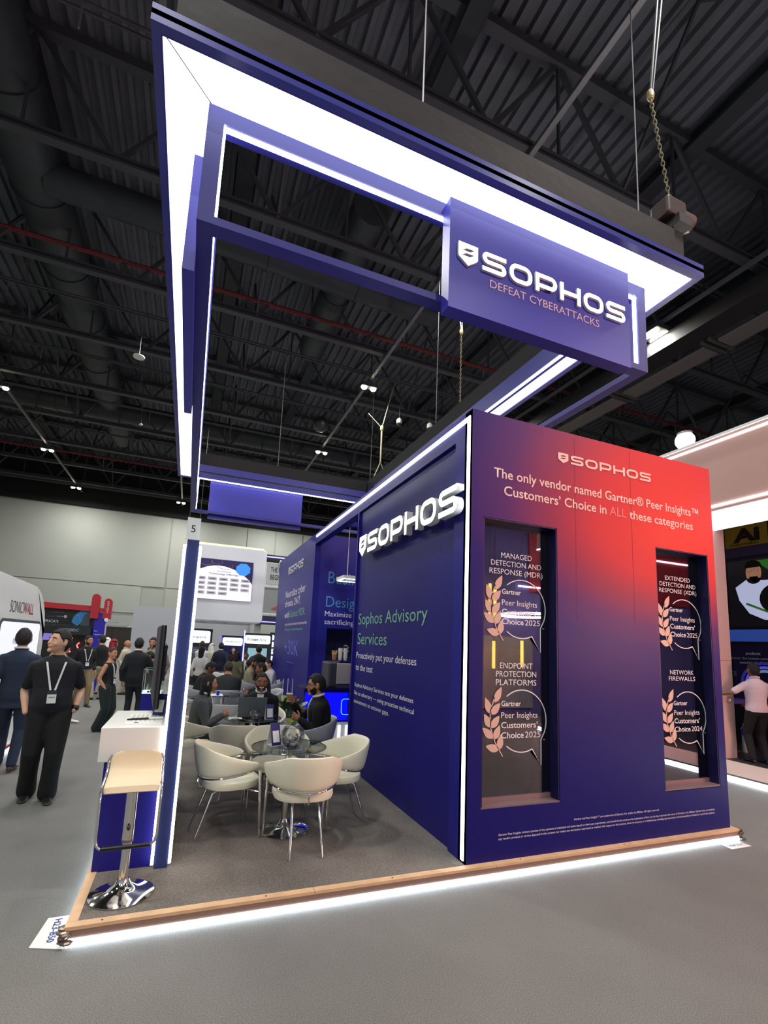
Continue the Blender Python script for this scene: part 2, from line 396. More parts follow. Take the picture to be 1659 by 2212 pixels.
for j, (lx, y) in enumerate(lamps):
    if j == 0: o = lp; o.location = (lx, y, 10.55); o['label'] = LBL[(lx, y)]
    else: o = copytree(lp, (lx, y, 10.55), None, LBL[(lx, y)])
    if lx == 11.35: o.scale = (1.0, 2.6, 1)
# ducts
def duct(name, label, a, b, r, m=DUCTM, n=20):
    t = thing(name, label, 'duct', kind='structure'); a, b = V(a), V(b); d_ = (b-a).normalized()
    MB().tube([a, b], r, n).obj('duct_body', m, t, smooth=True)
    L_ = (b-a).length; k = max(2, int(L_/2.4))
    for i in range(1, k): p = a+(b-a)*i/k; MB().tube([p-d_*.03, p+d_*.03], r+.03, n).obj('collar', m, t)
    MB().ball(b, r*.98, n, 8).obj('end_cap', m, t, smooth=True)
    return t
duct('air_duct', 'wide round dark duct running along the left ceiling', (-4.3, 2, 12.3), (-4.3, 27.5, 12.3), .62)
duct('air_duct', 'long dark crosswise duct crossing the canopy opening', (-4, 11.6, 12.0), (6.2, 11.9, 12.0), .36)
duct('air_duct', 'dark crosswise duct behind the small twin lamp', (-9, 23.6, 11.9), (9, 23.6, 11.9), .45)
duct('air_duct', 'dark duct stub parallel to the light rail inside the canopy view', (3.2, 9.5, 12.2), (3.2, 15.5, 12.2), .45)
duct('air_duct', 'broad dark duct above the right booths', (14.5, 0, 12.2), (14.5, 30, 12.2), .8)
for i, (y, z, lb) in enumerate(((12.95, 11.5, 'dark red sprinkler pipe crossing behind the canopy opening'), (29.0, 11.4, 'dark red sprinkler pipe near the far grey wall'))):
    p = thing('sprinkler_pipe', lb, 'pipe', (0, y, z), kind='structure')
    MB().tube([(-22, 0, 0), (32, 0, 0)], .06, 8).obj('pipe_run', REDP, p)
    for k in range(16): MB().tube([(-20+k*3.2, 0, -.05), (-20+k*3.2, 0, -.5)], .025, 6).obj('drop', REDP if i else LSTEEL, p)
for y in (7.2, 14.6, 17.8, 21.3, 24.9):
    p = tag(MB().tube([(-22, y, 11.25), (32, y, 11.25)], .035, 6).tube([(-22, y+.12, 11.25), (32, y+.12, 11.25)], .03, 6).obj('conduit', DSTEEL), 'thin dark pair of conduits crossing under the roof trusses', 'conduit', 'conduit pairs under the trusses', 'structure')
    for k in range(17): MB().tube([(-21+k*3.1, y, 11.2), (-21+k*3.1, y, 10.75)], .018, 5).obj('hanger', LSTEEL, p)
tr = thing('cable_tray', 'grey segmented cable tray running back above the right booth', 'tray', (12.5, 0, 10.0), kind='structure')
for k in range(9): B('tray_cover', (-.28, -1+k*2.9, 0), (.28, 1.55+k*2.9, .06), mcol('77706f', .5), tr)
for k in range(9): MB().box((-.5, 1.6+k*2.9, .02), (.5, 1.68+k*2.9, .12)).box((-.5, 1.78+k*2.9, .02), (.5, 1.86+k*2.9, .12)).obj('bracket', mcol('4d4a4a'), tr)
B('girder', (-1.1, -2, .1), (-.42, 26, .5), mcol('1c1a1b'), tr)
# small ceiling fittings
def pendant_disc(loc, label, r=.14, rod=1.1):
    t = thing('wireless_disc', label, 'antenna', loc); MB().lathe([(0, 0), (r, 0), (r, .03), (r*.6, .06), (0, .06)], n=24).obj('disc', WHITE, t); MB().tube([(0, 0, .06), (0, 0, 13.5-loc[2])], .008, 6).obj('rod', LSTEEL, t); return t
pendant_disc((-2.11, 14.55, 9.8), 'white disc hanging below the trusses over the left aisle', .16)
pendant_disc((-2.6, 20.5, 10.2), 'small white dot of a disc farther over the left aisle', .07, .7)
def dome(loc, label):
    t = thing('dome_camera', label, 'camera', loc); MB().ball((0, 0, 0), .085, 14, 8).obj('dome', mcol('2a2a2c', .2), t, True); MB().lathe([(.1, .0), (.1, .14), (.05, .2), (0, .2)], n=16).obj('housing', WHITE, t); MB().tube([(0, 0, .2), (0, 0, 13.5-loc[2])], .012, 6).obj('rod', DSTEEL, t)
dome((6.52, 14.92, 9.8), 'white dome camera with dark lens under the ceiling')
dome((7.69, 14.75, 9.8), 'white ball camera beside the short tube above the blue wall')
t = thing('tube_light', 'short white tube hanging just above the blue wall corner', 'tube', (7.95, 14.6, 9.6), .5); MB().tube([(0, -.5, 0), (0, .5, 0)], .05, 10).obj('tube', WHITE, t); MB().tube([(0, 0, .04), (0, 0, 3.9)], .006, 5).obj('hanger', LSTEEL, t)
t = thing('speaker_ball', 'faint round speaker hanging amid the trusses in the canopy view', 'speaker', (4.2, 17.5, 10.4)); MB().ball((0, 0, 0), .32, 16, 10).obj('shell', mcol('2b2b2c', .4), t, True); MB().tube([(0, 0, .3), (0, 0, 3.1)], .012, 5).obj('rod', LSTEEL, t)
def chain(name, a, b, parent, r=.018, m=None, step=.055):
    a, b = V(a), V(b); L_ = (b-a).length; n_ = int(L_/step); mb_ = MB(); d_ = (b-a).normalized(); s1 = d_.orthogonal().normalized(); s2 = d_.cross(s1)
    for i in range(n_):
        c = a+d_*(i+.5)*L_/n_; sd = s1 if i % 2 else s2
        mb_.tube([c+d_*math.cos(2*PI*k/8)*step*.7+sd*math.sin(2*PI*k/8)*r for k in range(8)], r*.32, 4, closed=True)
    return mb_.obj(name, m or mcol('8a8266', .4, metal=.6), parent)
def hoist(loc, label, top, sling, dx=0):
    t = thing('chain_hoist', label, 'hoist', loc)
    MB().box((-.22, -.12, -.1), (.1, .12, .14)).obj('motor', mcol('3b2d2c', .5), t, bevel=.03); MB().tube([(.1, 0, .02), (.3, 0, .02)], .1, 14).obj('motor_drum', mcol('59403c', .45), t, True)
    MB().box((-.1, -.16, -.22), (.12, .16, -.1)).obj('hook_block', mcol('2a2a2a'), t); MB().tube([(0, 0, -.2), (0, 0, -.26)], .015, 6).obj('hook', LSTEEL, t)
    chain('chain', (0, 0, .14), (dx, 0, top), t)
    MB().ball((dx, 0, top+.06), (.05, .04, .09)).obj('hook_top', mcol('8a7a4a', .4), t)
    MB().tube([(dx, 0, top+.1), sling], .014, 6).tube([(dx+.03, 0, top+.1), (sling[0]+.12, sling[1], sling[2])], .014, 6).obj('sling', LSTEEL, t)
hoist((4.98, 3.42, 6.985), 'dark red chain hoist motor atop the right end of the canopy', 1.55, (-.75, -.72, 4.0), -.27)
hoist((5.46, 8.97, 7.0), 'olive chain hoist motor just above the blue wall corner', 2.2, (.1, .5, 4.0))
t = thing('rigging_sling', 'pale knotted rigging sling hanging inside the canopy view', 'sling', (5.87, 14.97, 9.5))
MB().tube([(0, 0, .1), (0, 0, -1.3)], .03, 6).tube([(0, 0, 0), (-.55, 0, .45)], .018, 5).tube([(0, 0, 0), (.6, 0, 2.6), (.9, 0, 4.0)], .02, 5).tube([(0, 0, -1.3), (-.35, 0, -2.2)], .02, 5).tube([(0, 0, -1.3), (.3, 0, -2.0)], .02, 5).obj('strap', mcol('8d8a72'), t)
MB().ball((0, 0, 0), (.07, .06, .12)).obj('shackle', mcol('c9c08a', .3, metal=.5), t, True)

# ================================================================ canopy
cx0, cx1, cy0, cy1, cz = -.66, 5.15, 3.2, 13.55, 6.07
ix0, ix1, iy0, iy1 = -.245, 4.715, 3.61, 13.14
zb, ztb, FW = 5.0, 5.95, .13
cn = thing('blue_canopy', 'huge blue hanging canopy frame with glowing white underside', 'canopy', ((cx0+cx1)/2, (cy0+cy1)/2, 6.0))
cn.location = (0, 0, 0)
FAS = mat('fascia_blue', '3a3f8e', .3)
B('fascia', (cx0, cy0, cz), (cx1, cy0+.06, cz+.15), FAS, cn); B('fascia', (cx0, cy1-.06, cz), (cx1, cy1, cz+.15), FAS, cn)
B('fascia', (cx0, cy0+.06, cz), (cx0+.06, cy1-.06, cz+.15), FAS, cn); B('fascia', (cx1-.06, cy0+.06, cz), (cx1, cy1-.06, cz+.15), FAS, cn)
zz = cz+.02; e = .075; g = .02
ox0, ox1, oy0, oy1 = cx0+e, cx1-e, cy0+e, cy1-e
jx0, jx1, jy0, jy1 = ix0, ix1, iy0, iy1
def panel(pts):
    MB().loft([[(x, y, zz) for x, y in pts], [(x, y, zz+.03) for x, y in pts]]).obj('light_panel', SOFFIT, cn)
panel([(ox0+g, oy0), (ox1-g, oy0), (jx1-g, jy0), (jx0+g, jy0)])
panel([(ox0, oy0+g), (jx0, jy0+g), (jx0, jy1-g), (ox0, oy1-g)])
panel([(ox1, oy0+g), (ox1, oy1-g), (jx1, jy1-g), (jx1, jy0+g)])
panel([(ox0+g, oy1), (jx0+g, jy1), (jx1-g, jy1), (ox1-g, oy1)])
MB().box((cx0, cy0, cz+.055), (cx1, iy0, cz+.1)).box((cx0, iy1, cz+.055), (cx1, cy1, cz+.1)).box((cx0, iy0, cz+.055), (ix0, iy1, cz+.1)).box((ix1, iy0, cz+.055), (cx1, iy1, cz+.1)).obj('backing_board', BLACK, cn)
MB().box((cx0+.06, cy0+.06, cz), (cx1-.06, cy0+e, cz+.03)).box((cx0+.06, cy1-e, cz), (cx1-.06, cy1-.06, cz+.03)).box((cx0+.06, cy0+e, cz), (cx0+e, cy1-e, cz+.03)).box((cx1-e, cy0+e, cz), (cx1-.06, cy1-e, cz+.03)).obj('edge_trim', BLUE, cn)
for px, py in ((ix0, iy0), (ix1-FW, iy0), (ix0, iy1-FW), (ix1-FW, iy1-FW)): B('frame_post', (px, py, zb), (px+FW, py+FW, cz+.02), BLUE, cn)
for z0, z1 in ((zb, zb+.07), (ztb, cz+.02)):
    B('frame_beam', (ix0+FW, iy0, z0), (ix1-FW, iy0+FW, z1), BLUE, cn); B('frame_beam', (ix0+FW, iy1-FW, z0), (ix1-FW, iy1, z1), BLUE, cn)
    B('frame_beam', (ix0, iy0+FW, z0), (ix0+FW, iy1-FW, z1), BLUE, cn); B('frame_beam', (ix1-FW, iy0+FW, z0), (ix1, iy1-FW, z1), BLUE, cn)
st = .035
def stripbox(a, b, par=None): B('led_strip', a, b, STRIP, par or cn)
for y in (iy0+.0, iy1-FW+.0):
    yy = y+.02
    stripbox((ix0+FW, yy, zb+.08), (ix0+FW+.02, yy+st, ztb)); stripbox((ix1-FW-.02, yy, zb+.08), (ix1-FW, yy+st, ztb)); stripbox((ix0+FW, yy, ztb-.02), (ix1-FW, yy+st, ztb))
for x_ in (ix0+FW-.05, ix1-FW+.015):
    stripbox((x_, iy0+FW, ztb-.02), (x_+st, iy1-FW, ztb)); stripbox((x_, iy0+FW, zb+.08), (x_+st, iy0+FW+.02, ztb)); stripbox((x_, iy1-FW-.02, zb+.08), (x_+st, iy1-FW, ztb))
for a_, b_ in (((ix0, iy0, cz+.1), (ix1, iy0+.02, 6.36)), ((ix0, iy1-.02, cz+.1), (ix1, iy1, 6.36)), ((ix0-.02, iy0, cz+.1), (ix0, iy1, 6.36)), ((ix1, iy0, cz+.1), (ix1+.02, iy1, 6.36))): B('inner_fascia', a_, b_, BLUE, cn)
# cloth covered truss on top of the ring
MB().box((cx0+.14, cy0+.12, cz+.15), (cx1-.14, cy0+.40, 6.7)).obj('truss_cover', BLACKC, cn); MB().box((cx0+.14, cy1-.40, cz+.15), (cx1-.14, cy1-.12, 6.7)).obj('truss_cover', BLACKC, cn)
MB().box((cx0+.14, cy0+.42, cz+.15), (ix0-.025, cy1-.42, 6.7)).obj('truss_cover', BLACKC, cn); MB().box((ix1+.03, cy0+.42, cz+.15), (cx1-.14, cy1-.42, 6.7)).obj('truss_cover', BLACKC, cn)
for (hx, hy) in ((cx0+.3, 3.9), (cx0+.3, 8), (cx0+.3, 13.2), (1.6, 3.4), (cx1-.3, 3.75), (cx1-.3, 9), (cx1-.3, 13.2), (2, 13.3)):
    MB().tube([(hx, hy, 6.7), (hx, hy, 11)], .008, 5).obj('suspension_wire', LSTEEL, cn)
# sign boxes on the canopy, one per side
SIGNM = mat('canopy_sign_blue', '3634a6', .4)
sg = B('sign_box', (1.965, 3.47, 4.86), (4.275, 3.61, 6.02), SIGNM, cn)
logo(sg, (2.05, 3.47, 5.345), 2.13, .205, 'y', LETTER, LETSIDE, extrude=.012)
text('lettering', 'DEFEAT CYBERATTACKS', (2.42, 3.468, 5.205), 1.40, .088, mat('pink_lit_print', 'f4c4cf', .6, emit=.35), 'y', sg)
B('sign_box', (-.345, 4.02, 4.86), (-.245, 6.86, 6.0), SIGNM, cn)
B('sign_box', (.2, 13.14, 4.9), (2.76, 13.26, 6.0), SIGNM, cn)

# ================================================================ booth platform
WOODT = mat('wood_edging', 'd9b48c', .55, var=.12, vscale=8); BROWN = mat('brown_edge_band', '8c6f60', .6)
pf = thing('booth_platform', 'low raised booth floor with wooden edging and glowing rim', 'platform', (0, 0, 0))
PX0, PX1, PY0, PY1 = -.48, 5.19, 3.21, 13.4
B('deck', (PX0+.05, PY0+.05, .0), (PX1-.05, PY1-.05, .099), VINYL, pf)
for i in range(4):
    a = PX0+(PX1-PX0)*i/4; b = PX0+(PX1-PX0)*(i+1)/4-.004
    B('wood_edge', (a, PY0, .085), (b, PY0+.055, .104), WOODT, pf)
for i in range(6):
    a = PY0+.057+(PY1-PY0)*i/6; b = PY0+.053+(PY1-PY0)*(i+1)/6
    B('wood_edge', (PX0, a, .085), (PX0+.055, min(b, PY1), .104), WOODT, pf); B('wood_edge', (PX1-.055, a, .085), (PX1, min(b, PY1), .104), WOODT, pf)
MB().box((PX0+.004, PY0+.004, .042), (PX1-.004, PY0+.05, .085)).box((PX0+.004, PY0+.05, .042), (PX0+.05, PY1, .085)).box((PX1-.05, PY0+.05, .042), (PX1-.004, PY1, .085)).obj('edge_band', BROWN, pf)
RIM = mat('rim_light', 'dff0ff', .5, emit=11)
B('led_strip', (PX0+.012, PY0+.0, .006), (PX1-.012, PY0+.02, .042), RIM, pf); B('led_strip', (PX0, PY0+.02, .006), (PX0+.02, PY1, .042), RIM, pf); B('led_strip', (PX1-.02, PY0+.02, .006), (PX1, PY1, .042), RIM, pf)
for i, (sx, sy) in enumerate(((PX0, PY0), (PX1, PY0))):
    mb = MB()
    for k in range(9): mb.ball((rng.uniform(-.015, .02), rng.uniform(-.01, .03), .02+k*.009+rng.uniform(-.004, .004)), (.026+rng.uniform(0, .012), .024+rng.uniform(0, .01), .012), 7, 5)
    o = mb.obj('corner_guard', mat('crumpled_foil', '8a7a6e', .25, metal=.7), pf); o.location = (sx+.005, sy, 0)
for k, xx in enumerate((-.3, .62, 1.5, 2.6, 3.7)): MB().lathe([(0, 0), (.006, 0), (.006, .003), (0, .003)], (xx, PY0+.028, .103), 10).obj('screw', mcol('4a3c30'), pf)

# floor stickers
def sticker(poly, label, body, org, ax, wd, cap, parts=True):
    o = MB().prism(poly, .001, .004, 'z').obj('floor_sticker', mcol('e6e8da', .5)); tag(o, label, 'sticker')
    text('lettering', body, org, wd, cap, mcol('2c2c7c'), ax, o, bold=.012)
AXs = (V((.02, -1, 0)).normalized(), V((1, .02, 0)).normalized(), V((0, 0, 1)))
sticker([(-.645, 3.262), (-.475, 3.20), (-.49, 3.545), (-.62, 3.545)], 'white floor sticker with booth number at the platform\'s left corner', 'H23-B50', (-.575, 3.515, .005), AXs, .235, .038)
sticker([(4.86, 3.085), (5.14, 3.085), (5.12, 3.19), (4.88, 3.19)], 'white floor sticker beyond the platform\'s front right corner', 'H23-B50', (5.1, 3.16, .005), (V((-1, 0, 0)), V((0, -1, 0)), V((0, 0, 1))), .2, .04)

# ================================================================ meeting room block
AXW, BX1, BY0, BY1, BZ = 2.118, 5.136, 3.265, 6.15, 3.78
rm = thing('meeting_room', 'tall dark blue and red printed booth block with two narrow windows', 'booth', (0, 0, 0))
# front wall with two openings
W1 = (2.245, 3.025, .49, 2.835); W2 = (4.265, 5.03, .50, 2.81)
fw = MB()
for a, b in ((( AXW, W1[2]-.49), (BX1, W1[2])), ): pass
Y0, Y1 = BY0, 3.38
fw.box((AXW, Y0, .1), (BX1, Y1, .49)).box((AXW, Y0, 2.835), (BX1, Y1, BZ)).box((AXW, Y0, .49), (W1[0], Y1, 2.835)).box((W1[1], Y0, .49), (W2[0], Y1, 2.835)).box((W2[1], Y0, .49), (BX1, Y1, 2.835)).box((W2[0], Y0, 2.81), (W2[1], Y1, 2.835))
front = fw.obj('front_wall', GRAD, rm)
front2 = front
REVEAL = mat('window_reveal', '120f45', .4)
for (a, b, c, d_) in (W1, W2):
    MB().box((a-.001, Y0+.004, c), (a+.012, Y1+.02, d_)).box((b-.012, Y0+.004, c), (b+.001, Y1+.02, d_)).box((a, Y0+.004, d_-.012), (b, Y1+.02, d_)).obj('window_reveal', REVEAL, rm)
    B('window_sill', (a, Y0+.002, c-.005), (b, Y1+.02, c+.012), mcol('7a6468', .5), rm)
    B('sill_rail', (a+.012, Y1-.02, c+.012), (b-.012, Y1+.01, c+.05), mcol('8a7274', .4), rm)
    B('window_pane', (a+.012, Y1-.012, c+.012), (b-.012, Y1-.004, d_-.012), PANE, rm)
# vertical joints of the print panels
for xx in (3.24, 3.95): B('panel_joint', (xx, Y0-.0008, 2.0), (xx+.004, Y0+.002, 3.75), mcol('6a2c50'), rm)
# side wall (advisory)
PD = AXW+.03
MB().box((AXW, BY0+.001, .1), (AXW+.1, BY0+.27, BZ)).obj('side_frame', NAVY, rm)
B('header_beam', (AXW, BY0+.27, 3.57), (AXW+.12, 8.59, BZ), NAVY, rm)
adv = B('advisory_wall', (PD, BY0+.27, .1), (PD+.08, BY1, 3.57), NAVYD, rm)
stripbox((AXW-.008, BY0+.03, .12), (AXW, BY0+.07, 3.73), rm); stripbox((AXW-.008, BY0+.07, 3.69), (AXW, 8.55, 3.73), rm)
MB().box((AXW+.1, BY1-.1, .1), (BX1, BY1, BZ)).obj('rear_wall', NAVY, rm); MB().box((BX1-.1, Y1, .1), (BX1, BY1-.1, BZ)).obj('right_wall', NAVY, rm)
B('room_ceiling', (AXW+.12, Y1, 3.0), (BX1-.1, BY1-.1, 3.08), mcol('3c3458'), rm)
B('roof_cap', (AXW+.1, Y1, 3.70), (BX1-.1, BY1-.1, 3.76), BLACK, rm)
B('end_trim', (AXW+.0, BY1-.02, .1), (AXW+.03, BY1+.02, 3.57), NAVY, rm)
# lettering on the advisory side
XF = PD-.001
logo(rm, (2.10, 5.80, 2.875), 2.45, .245, 'x', LETTER, LETSIDE, extrude=.035)
text('lettering', 'Sophos Advisory', (XF, 6.02, 1.975), 1.98, .155, GREENP, 'x', rm); text('lettering', 'Services', (XF, 6.02, 1.715), 1.0, .155, GREENP, 'x', rm)
text('lettering', 'Proactively put your defenses', (XF, 6.04, 1.53), 1.79, .085, WHITEP, 'x', rm); text('lettering', 'to the test', (XF, 6.04, 1.375), .62, .085, WHITEP, 'x', rm)
for k, (s_, wd) in enumerate((('Sophos Advisory Services test your defenses', 1.76), ('like an adversary \u2014 using proactive technical', 1.78), ('assessments to uncover gaps.', 1.17))):
    text('lettering', s_, (XF, 6.05, 1.16-k*.105), wd, .052, WHITEP, 'x', rm)
# lettering on the front
FY = BY0-.0005
logo(rm, (3.045, FY, 3.475), 1.19, .088, 'y', PINKP)
text('lettering', 'The only vendor named Gartner\u00ae Peer Insights\u2122', (3.63, FY, 3.205), 2.58, .088, PINKP, 'y', rm, 'C', .012)
a1 = text('lettering', 'Customers\u2019 Choice in', (2.445, FY, 3.055), 1.18, .088, PINKP, 'y', rm, 'L', .012)
text('lettering', 'ALL', (3.665, FY, 3.055), .215, .09, mcol('ff8088'), 'y', rm, 'L', .006, label='red word ALL'); text('lettering', 'these categories', (3.925, FY, 3.055), .90, .088, PINKP, 'y', rm, 'L', .012)
text('lettering', 'Gartner and Peer Insights\u2122 are trademarks of Gartner, Inc. and/or its affiliates. All rights reserved.', (3.17, FY, .335), 1.0, .017, WHITEP, 'y', rm)
text('lettering', 'Gartner Peer Insights content consists of the opinions of individual end users based on their own experiences, and should not be construed as statements of fact, nor do they represent the views of Gartner or its affiliates. Gartner does not endorse', (2.41, FY, .283), 2.51, .017, WHITEP, 'y', rm)
text('lettering', 'any vendor, product or service depicted in this content nor makes any warranties, expressed or implied, with respect to this content, about its accuracy or completeness, including any warranties of merchantability or fitness for a particular purpose.', (2.41, FY, .253), 2.51, .017, WHITEP, 'y', rm)
GY = Y1-.013
LEAF = mat('leaf_print', 'e8bfae', .6)
def badge(x0, zc_, wd, year):
    """laurel branch and speech bubble; x0 = left of leaves, wd = full width"""
    k = wd/.66; cx_, r = x0+.40*k, .262*k; rz = .262*k
    a0, a1 = -62, 205
    out = arcpts(cx_, zc_, r, rz, 128, -22, 26)
    tail = [(cx_+r*.78, zc_-rz*1.45), (cx_+r*.42, zc_-rz*.92)]
    low = arcpts(cx_, zc_, r, rz, -66, -128, 12)
    curve2d('bubble_outline', stroke(out+[(cx_+r*.78, zc_-rz*.62)]+tail+low, .009), WHITEP, (0, GY, 0), 'y', rm)
    # leaves
    stem = [(x0+.20*k, zc_-.29*k), (x0+.125*k, zc_-.18*k), (x0+.075*k, zc_-.05*k), (x0+.07*k, zc_+.08*k), (x0+.115*k, zc_+.20*k)]
    curve2d('branch', stroke(stem, .009), LEAF, (0, GY, 0), 'y', rm)
    for (lx_, lz, ang, L_) in ((.115, .155, 62, .15), (.075, .06, 112, .15), (.085, .055, 48, .13), (.075, -.05, 120, .13), (.085, -.055, 52, .13), (.10, -.14, 140, .14), (.115, -.15, 65, .13), (.16, -.235, 165, .14), (.165, -.235, 82, .13)):
        a = math.radians(ang); pts = []
        for q in range(13):
            u = q/12*2 if q <= 6 else 2-q/12*2
            sgn = 1 if q <= 6 else -1; u = q/6 if q <= 6 else (12-q)/6
            wl = .033*math.sin(PI*min(1, u)**.8)*sgn
            pts.append((x0+(lx_+L_*u*math.cos(a)-wl*math.sin(a))*k, zc_+(lz+L_*u*math.sin(a)+wl*math.cos(a))*k))
        curve2d('leaf', [pts[:-1]], LEAF, (0, GY, 0), 'y', rm)
    tx = x0+.185*k
    text('lettering', 'Gartner', (tx, GY, zc_+.125*k), .205*k, .046*k, WHITEP, 'y', rm, 'L', .014)
    text('lettering', 'Peer Insights', (tx, GY, zc_+.025*k), .385*k, .052*k, WHITEP, 'y', rm)
    text('lettering', 'Customers\u2019', (tx, GY, zc_-.058*k), .385*k, .052*k, WHITEP, 'y', rm, 'L', .012)
    text('lettering', 'Choice', (tx, GY, zc_-.142*k), .235*k, .052*k, WHITEP, 'y', rm, 'L', .012)
    text('lettering', year, (tx+.25*k, GY, zc_-.142*k), .165*k, .052*k, WHITEP, 'y', rm)
    text('lettering', '\u2122', (cx_+r*.86, GY, zc_-rz*.66), .022, .012, WHITEP, 'y', rm)
def cap3(lines, xc, z, wd, cap, dz):
    for i, (s_, w__) in enumerate(lines): text('lettering', s_, (xc, GY, z-i*dz), w__, cap, WHITEP, 'y', rm, 'C')
cap3((('MANAGED', .33), ('DETECTION AND', .54), ('RESPONSE (MDR)', .57)), 2.66, 2.525, .5, .049, .073)
badge(2.325, 2.085, .645, '2025')
cap3((('ENDPOINT', .34), ('PROTECTION', .42), ('PLATFORMS', .42)), 2.66, 1.57, .4, .05, .07)
badge(2.325, 1.135, .645, '2025')
cap3((('EXTENDED', .37), ('DETECTION AND', .53), ('RESPONSE (XDR)', .55)), 4.70, 2.515, .5, .045, .065)
badge(4.385, 2.075, .63, '2025')
cap3((('NETWORK', .34), ('FIREWALLS', .38)), 4.70, 1.56, .4, .045, .062)
badge(4.385, 1.14, .63, '2024')
# meeting room contents behind the glass
RB = mcol('40386a', .7)
B('inner_screen', (AXW+.25, BY1-.16, .95), (4.9, BY1-.11, 1.75), mcol('6a6478', .4), rm)
t = thing('conference_table', 'dark meeting table inside the glazed room', 'table', (3.6, 4.8, .1)); MB().box((-.8, -.4, .66), (.8, .4, .7)).obj('table_top', mcol('3a3846', .4), t); 
for sx in (-.7, .7):
    for sy in (-.3, .3): MB().tube([(sx, sy, 0), (sx, sy, .66)], .02, 8).obj('leg', CHROME, t)
# booth across the aisle behind the camera: what the two windows mirror
ob = thing('opposite_booth', 'purple booth across the aisle, mirrored in the two tall windows', 'booth', (0, 0, 0))
B('back_wall', (6.2, -4.2, 0), (18, -4.0, 5.2), mcol('8a78b8', .6), ob); B('red_fascia', (8.9, -4.0, 3.4), (18, -3.95, 5.2), mcol('d8404c', .6), ob); B('grey_panel', (6.6, -4.0, .2), (9.0, -3.95, 2.1), mcol('b8b0b0', .6), ob); B('roof', (6.2, -4.0, 5.2), (18, -2.6, 5.3), mcol('4a4060'), ob)
B('led_strip', (8.5, -3.95, 3.5), (9.5, -3.92, 3.55), STRIP, ob); B('led_strip', (13.2, -3.95, 4.8), (15.6, -3.92, 4.85), STRIP, ob)
for k, (xx, yy) in enumerate(((8.0, -3.4), (7.6, -3.0), (9.3, -3.2), (14.2, -3.2), (15.2, -3.0))): MB().lathe([(0, 0), (.13, 0), (.14, .02), (0, .02)], (xx, yy, 5.17), 18).obj('downlight', mat('opposite_downlight', 'ffffff', .5, emit=12), ob)
t = thing('ring_lamp', 'large glowing ring lamp mirrored in the left window', 'lamp', (8.25, -3.2, 2.65)); MB().tube([(.72*math.cos(2*PI*k/48), .72*math.sin(2*PI*k/48), 0) for k in range(48)], .035, 8, closed=True).obj('ring', mat('ring_light', 'fff8f4', .5, emit=14), t)
for k in range(3): MB().tube([(.72*math.cos(2.1*k), .72*math.sin(2.1*k), 0), (0, 0, 2.54)], .006, 5).obj('wire', LSTEEL, t)
GOLD = mat('gold_tube_light', 'f0b030', .3, emit=9)
for k, (gx, gz, gh) in enumerate(((7.32, 2.5, .95), (7.48, 2.55, .8), (7.45, 1.25, .7), (8.35, 1.3, .7))):
    t = thing('tube_lamp', ['outermost tall gold tube lamp mirrored in the left window', 'second tall gold tube lamp mirrored in the left window', 'short gold tube lamp mirrored low at the left window\'s edge', 'gold tube lamp mirrored below the ring lamp'][k], 'lamp', (gx, -3.6, gz)); MB().tube([(0, 0, 0), (0, 0, gh)], .04, 10).obj('tube', GOLD, t); MB().tube([(0, 0, gh), (0, 0, 5.19-gz)], .006, 5).obj('wire', LSTEEL, t)
# alcove and second block
blk = thing('storage_block', 'dark blue booth block with kitchen front behind the advisory wall', 'booth', (0, 0, 0))
MB().box((AXW, 8.6, .1), (AXW+.12, 12.4, BZ)).obj('side_wall', NAVY, blk)
NX0, NX1, NZ0, NZ1 = 2.44, 3.4, 1.3, 1.99
fb = MB().box((AXW+.12, 8.6, .1), (BX1, 8.72, NZ0)).box((AXW+.12, 8.6, NZ1), (BX1, 8.72, BZ)).box((AXW+.12, 8.6, NZ0), (NX0, 8.72, NZ1)).box((NX1, 8.6, NZ0), (BX1, 8.72, NZ1)).obj('kitchen_front', mat('bright_navy_panel', '20208a', .4), blk)
B('niche_back', (NX0-.05, 9.0, NZ0), (NX1, 9.05, NZ1), mcol('151440'), blk); B('niche_lining', (NX0-.05, 8.72, NZ0), (NX0+.03, 9.0, NZ1), mcol('5a5046'), blk)
MB().box((BX1-.1, BY1+.01, .1), (BX1, 12.4, BZ)).box((AXW+.12, 12.28, .1), (BX1-.1, 12.4, BZ)).obj('outer_wall', NAVY, blk)
text('lettering', 'Business', (2.41, 8.598, 2.84), .95, .24, mcol('4f96c8'), 'y', blk); text('lettering', 'Designed', (2.39, 8.598, 2.39), .95, .21, mcol('4f96c8'), 'y', blk)
text('lettering', 'Maximize your', (2.38, 8.598, 2.21), .85, .10, WHITEP, 'y', blk); text('lettering', 'sacrificing pro', (2.38, 8.598, 2.06), .85, .10, WHITEP, 'y', blk)
XN = AXW-.001
logo(blk, (XN, 11.1, 3.27), 1.55, .17, 'x', WHITEP)
for k, (s_, y_, z_, wd, cp, mm) in enumerate((('Neutralize cyber', 11.25, 2.72, 2.05, .17, WHITEP), ('threats, 24/7,', 11.25, 2.50, 1.65, .16, WHITEP), ('with', 11.2, 2.24, .55, .15, WHITEP), ('Sophos MDR.', 10.55, 2.24, 1.45, .16, GREENP), ('Stop attacks and restore business fast', 11.1, 2.06, 2.2, .06, WHITEP), ('with Sophos Incident Response.', 11.1, 1.94, 1.9, .06, GREENP), ('+30K', 10.95, 1.42, 1.45, .32, mcol('6d6fd0')), ('customers', 10.6, 1.24, .75, .045, mcol('6d6fd0')))):
    text('lettering', s_, (XN, y_, z_), wd, cp, mm, 'x', blk)
